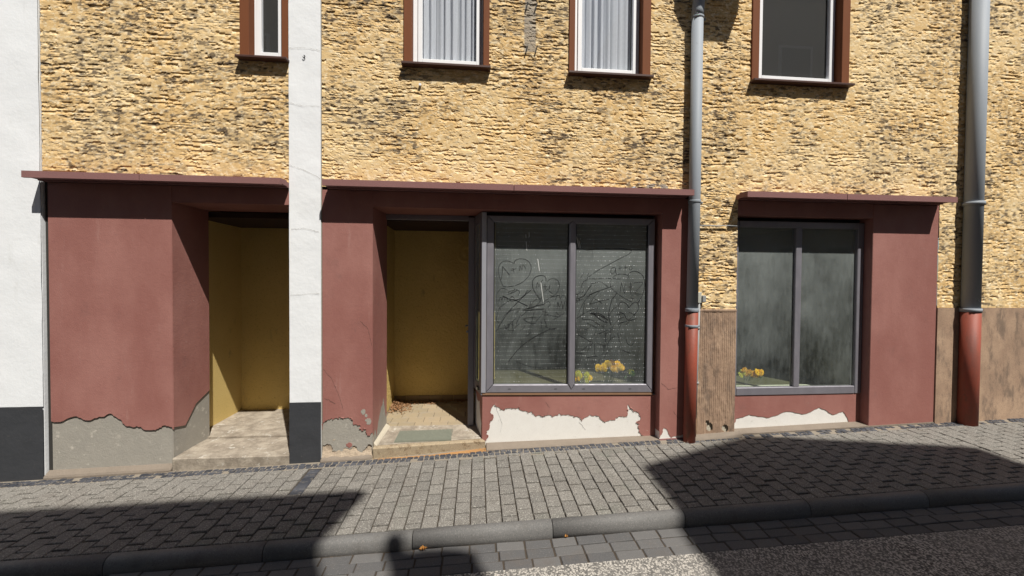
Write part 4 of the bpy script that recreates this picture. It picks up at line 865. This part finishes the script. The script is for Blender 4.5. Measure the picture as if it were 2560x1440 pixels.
MB().tube([(5.26, -.07, 1.37), (5.26, -.07, 5.2)], .075, 20).build('zinc_pipe', 'zinc_pipe', p2); MB().tube([(5.26, -.07, .08), (5.26, -.07, 1.36)], .08, 20).build('iron_foot', 'red_iron', p2)
for z in (1.37, 2.5): MB().tube([(5.26, -.07, z-.02), (5.26, -.07, z+.02)], .086, 20).build('collar', 'zinc_pipe', p2)
MB().box(4.946, 7.6, .02, .06, 1.30, 1.38).box(2.13, 7.6, .10, .3, 2.50, 5.2).build('wall_core', 'inside_dark', rh)

# ------------------------------------------------------------------ white wall and the house before it
wh = root('white_house', (-1.6, 0, -.06), 'narrow white rendered wall with dark painted foot, hard against the maroon pier', 'house')
nx, nz = 30, 300
def flat_front(nm, mt, par, x0, x1, z0, z1, y, amp=.004, st=.02):
    nx, nz = max(3, int((x1-x0)/st)), int((z1-z0)/st); X, Zz = np.meshgrid(np.linspace(x0, x1, nx), np.linspace(z0, z1, nz))
    return link(nm, grid_mesh(nm, np.stack([X, y-amp*(fbm(X/.2, Zz/.2, 55)-.5)*2, Zz], -1), nx, nz), mt, par)
flat_front('wall', 'white_render', wh, -1.740, -1.457, .492, 6.4, -.012)
flat_front('painted_foot', 'dark_plinth_paint', wh, -1.741, -1.455, -.2, .492, -.018)
MB().box(-1.738, -1.459, -.004, 2.6, -.2, 6.4).build('wall_core', 'white_render', wh)
MB().box(-1.458, -1.451, -.002, .05, -.1, 4.9).build('joint_mortar', 'grey_plaster', wh)
MB().tube([(-1.602, -.010, 3.713), (-1.602, -.021, 3.711)] + [(-1.602+.011*math.sin(t), -.021, 3.700+.011*math.cos(t)) for t in [k*.5 for k in range(10)]], .003, 6).build('hook', 'dark_gasket', wh)
def crack(pts, seed, y=-.0166, par=None, mt='grey_plaster'):
    rg = random.Random(seed); V, F = [], []; o = [Vector(pts[0])]
    for a_, b_ in zip(pts, pts[1:]):
        for k in range(1, 9): o.append(Vector(a_).lerp(Vector(b_), k/8)+Vector((0, rg.gauss(0, .003))))
    for i, c in enumerate(o):
        w_ = rg.uniform(.0006, .0014); V += [(c.x+w_*.6, y, c.y+w_), (c.x-w_*.6, y, c.y-w_)]
        if i: b_ = len(V)-4; F.append((b_, b_+1, b_+3, b_+2))
    me = bpy.data.meshes.new('crack'); me.from_pydata(V, [], F); me.update(); link('crack', me, mt, par or wh)
for k, p_ in enumerate(([(-1.74, 3.77), (-1.60, 3.785), (-1.46, 3.765)], [(-1.74, 3.27), (-1.6, 3.25), (-1.46, 3.255)], [(-1.74, 2.70), (-1.62, 2.67), (-1.46, 2.59)], [(-1.72, 2.11), (-1.6, 2.12), (-1.47, 2.09)], [(-1.73, 1.5), (-1.47, 1.515)])): crack(p_, k)
for k, p_ in enumerate(([(-1.44, .80), (-1.36, .70), (-1.30, .55), (-1.26, .42)], [(-1.10, 1.25), (-1.03, 1.18), (-.995, 1.02)], [(-1.43, .52), (-1.33, .47)])): crack(p_, 20+k, -.0012, pier, 'inside_dark')
for k, p_ in enumerate(([(1.87, .62), (1.95, .55), (2.05, .57)], [(2.0, .33), (2.06, .25), (2.11, .27)])): crack(p_, 30+k, -.0012, shop, 'inside_dark')
for k, p_ in enumerate(([(.20, .36), (.26, .20), (.24, .10)], [(1.05, .20), (1.12, .12)], [(.70, .42), (.74, .36), (.72, .29)])): crack(p_, 40+k, .0980 if k == 2 else .1038, shop, 'inside_dark')
lh = root('ochre_house', (-2.8, 0, -.1), 'ochre roughcast house with maroon pier and dark porch before the narrow white wall', 'house')
roughcast('wall', -3.83, -1.742, 2.515, 4.85, .010, lh, [(-2.155, -1.755, Z1-.03, 9)], lambda X, Z: .08+.0*X)
shell(lh, -3.83, -1.742, [(-2.155, -1.755, 4, 5.075)])
dressed_window(lh, -2.165, -1.745, -2.085, -1.80, Z1-.02, 5.0)
canopy(lh, -3.82, -1.742, -2.9, y1=.03)
MB().box(-2.77, -1.742, .004, .46, 2.338, 2.4875).build('beam', 'maroon_paint', lh)
pr = MB().hexa([(-3.79, .012, -.3), (-2.775, .012, -.3), (-2.745, .46, -.3), (-3.79, .46, -.3), (-3.79, .012, 2.487), (-2.775, .012, 2.487), (-2.745, .46, 2.487), (-3.79, .46, 2.487)]).build('pier', 'grey_plaster', lh)
le = jag([(-3.79, .36), (-3.6, .40), (-3.45, .37), (-3.3, .42), (-3.2, .33), (-3.08, .30), (-2.95, .26), (-2.85, .3), (-2.767, .26)], .02, 3, 31)
MB().poly_y([(-3.79, 2.487)] + le + [(-2.767, 2.487)], .0, .011).build('paint_coat', 'maroon_paint', pr)
quad_sheet('reveal_paint', 'maroon_paint', pr, [(0, 2.335), (1, 2.335), (1, .5), (.6, .42), (.3, .25), (0, .28)], (-2.765, .001, 0), (.03, .45, 0), (0, 0, 1), (1, 0, 0), -.004)
plaster_sheet('back_wall', lh, (-2.95, 1.306), (1.25, 0, 0), 120, -.02, 2.32, 230, (0, -1), .006, 'niche_roughcast')
MB().box(-3.1, -2.9, .47, 1.5, -.2, 2.45).box(-3.1, -1.742, 1.32, 1.5, -.2, 2.45).build('niche_shell', 'niche_roughcast', lh)
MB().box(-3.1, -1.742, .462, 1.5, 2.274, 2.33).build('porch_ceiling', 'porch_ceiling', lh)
MB().box(-2.9, -1.742, .43, 1.31, -.2, .02).build('porch_floor', 'concrete_step', lh); MB().box(-2.765, -1.743, -.03, .429, -.25, .005, .01).build('doorstep', 'concrete_step', lh)
MB().hexa([(-3.83, -.05, -.3), (-2.77, -.05, -.3), (-2.77, .03, -.3), (-3.83, .03, -.3), (-3.83, -.04, -.125), (-2.77, -.04, -.09), (-2.77, .02, -.05), (-3.83, .02, -.08)], .01).build('foot_strip', 'sand_mortar', lh)
MB().box(-3.83, -1.742, .10, .3, 2.50, 5.2).box(-3.83, -3.791, .02, .3, -.3, 2.5).build('wall_core', 'inside_dark', lh)
fw = root('white_house', (-5.5, 0, -.2), 'white rendered house with dark painted foot at the far end of the row', 'house')
flat_front('wall', 'white_render', fw, -7.5, -3.832, .50, 6.4, -.02, .005, .05); flat_front('painted_foot', 'dark_plinth_paint', fw, -7.5, -3.831, -.4, .50, -.026, .004, .05)
MB().box(-7.5, -3.834, -.008, 2.6, -.4, 6.4).build('wall_core', 'white_render', fw)
MB().box(HX0, HX1, .12, .30, 2.50, Z1-.24).box(HX0, -.72, .12, .30, Z1-.24, 5.2).box(.125, .86, .12, .3, Z1-.24, 5.2).box(1.73, HX1, .12, .3, Z1-.24, 5.2).build('wall_core', 'inside_dark', shop)

# ------------------------------------------------------------------ across the street: the roofs whose shadows reach the pavement
opp_walk = kind(sheet('far_pavement', 'joint_sand', -30, 30, -6.3, -5.2, lambda x, y: SX*x, -.10), 'structure')
def opp_windows(par, x0, x1, floors, n, y):
    for z in floors:
        for k in range(n):
            cx = x0+(x1-x0)*(k+.5)/n; cz = z+SX*cx
            w = MB().box(cx-.5, cx+.5, y, y+.04, cz, cz+1.4, .01).build('window', 'white_wood', par); MB().box(cx-.42, cx+.42, y+.041, y+.05, cz+.08, cz+1.32).build('pane', 'house_glass', w)
# left one: ridge along the street, eave and verge jut out
a = root('far_house', (-4, -8, 0), 'house across the street behind the viewer, its eave shading the pavement by the white wall', 'house')
MB().box(-9, 1.62, -11, -6.30, -1.2, 9.30).build('wall', 'opposite_render', a); opp_windows(a, -8.5, 1.3, (.9, 3.7, 6.4), 5, -6.30)
m = MB(); zs = (9.44, 9.44+2.35*.62)
m.poly_x([(-5.98, zs[0]-.14), (-5.98, zs[0]), (-8.4, zs[1]), (-10.9, zs[0]), (-10.9, zs[0]-.14), (-8.4, zs[1]-.2)], -9.4, 1.90).poly_x([(-6.35, 9.29), (-8.4, 10.6), (-10.6, 9.29)], -9, 1.60).build('roof', 'roof_tile', a)
# right one: gable to the street
b = root('far_house', (6.3, -8, 0), 'gabled house across the street behind the viewer, shading the pavement below the downpipe', 'house')
Xe, Ze, Xr = 4.46, 10.19, 6.05
Zr = Ze+(Xr-Xe)*.57; Xf = 2*Xr-Xe
MB().poly_y([(Xe+.10, -1), (Xf-.10, -1), (Xf-.10, Ze-.1), (Xr, Zr-.18), (Xe+.10, Ze-.1)], -6.45, -12).build('wall', 'opposite_grey', b); opp_windows(b, 4.8, 7.3, (.9, 3.7, 6.6), 2, -6.45)
MB().poly_y([(Xe, Ze-.10), (Xr, Zr-.14), (Xf, Ze-.10), (Xf, Ze), (Xr, Zr), (Xe, Ze)], -6.28, -12.1).build('roof', 'roof_tile', b)
d = root('far_house', (9.5, -8, 0), 'rendered house across the street behind the viewer, beyond the gabled one', 'house')
MB().box(7.75, 14, -11, -6.4, -1, 9.4).build('wall', 'opposite_render', d); opp_windows(d, 8, 13.8, (1.0, 3.8, 6.5), 4, -6.4)
MB().poly_x([(-6.2, 9.35), (-6.2, 9.5), (-8.4, 11.0), (-11, 9.5), (-11, 9.35), (-8.4, 10.8)], 7.7, 14.2).build('roof', 'roof_tile', d)
# low one between them, with a round-capped stack added to shadow the gutter
c_ = root('far_house', (3, -8, 0), 'low house across the street behind the viewer, its added stack shaped to shade the gutter', 'house')
MB().box(1.63, 4.52, -10, -6.5, -1, 5.6).build('wall', 'opposite_grey', c_); opp_windows(c_, 1.7, 4.4, (1.0, 3.6), 2, -6.5)
MB().poly_x([(-6.3, 5.5), (-6.3, 5.62), (-8.3, 6.9), (-10.2, 5.62), (-10.2, 5.5), (-8.3, 6.75)], 1.64, 4.50).build('roof', 'roof_tile', c_)
CHX, CHZ = 2.34, 8.62
m = MB().box(CHX-.25, CHX+.25, -6.62, -6.32, 5.3, CHZ)  # unseen stack, cap and pot shaped for the rounded shadow on the gutter
m.build('shadow_chimney', 'chimney_brick', c_)
cap = [(CHX-.27, CHZ+.001)] + [(CHX-.27*math.cos(t), CHZ+.001+.17*math.sin(t)) for t in [k*math.pi/10 for k in range(1, 10)]] + [(CHX+.27, CHZ+.001)]
MB().poly_y(cap, -6.3, -6.64).build('shadow_chimney_cap', 'chimney_brick', c_)
MB().tube([(CHX-.14, -6.48, CHZ+.06), (CHX-.14, -6.48, CHZ+.57)], [.085, .065], 12).build('shadow_chimney_pot', 'chimney_brick', c_)
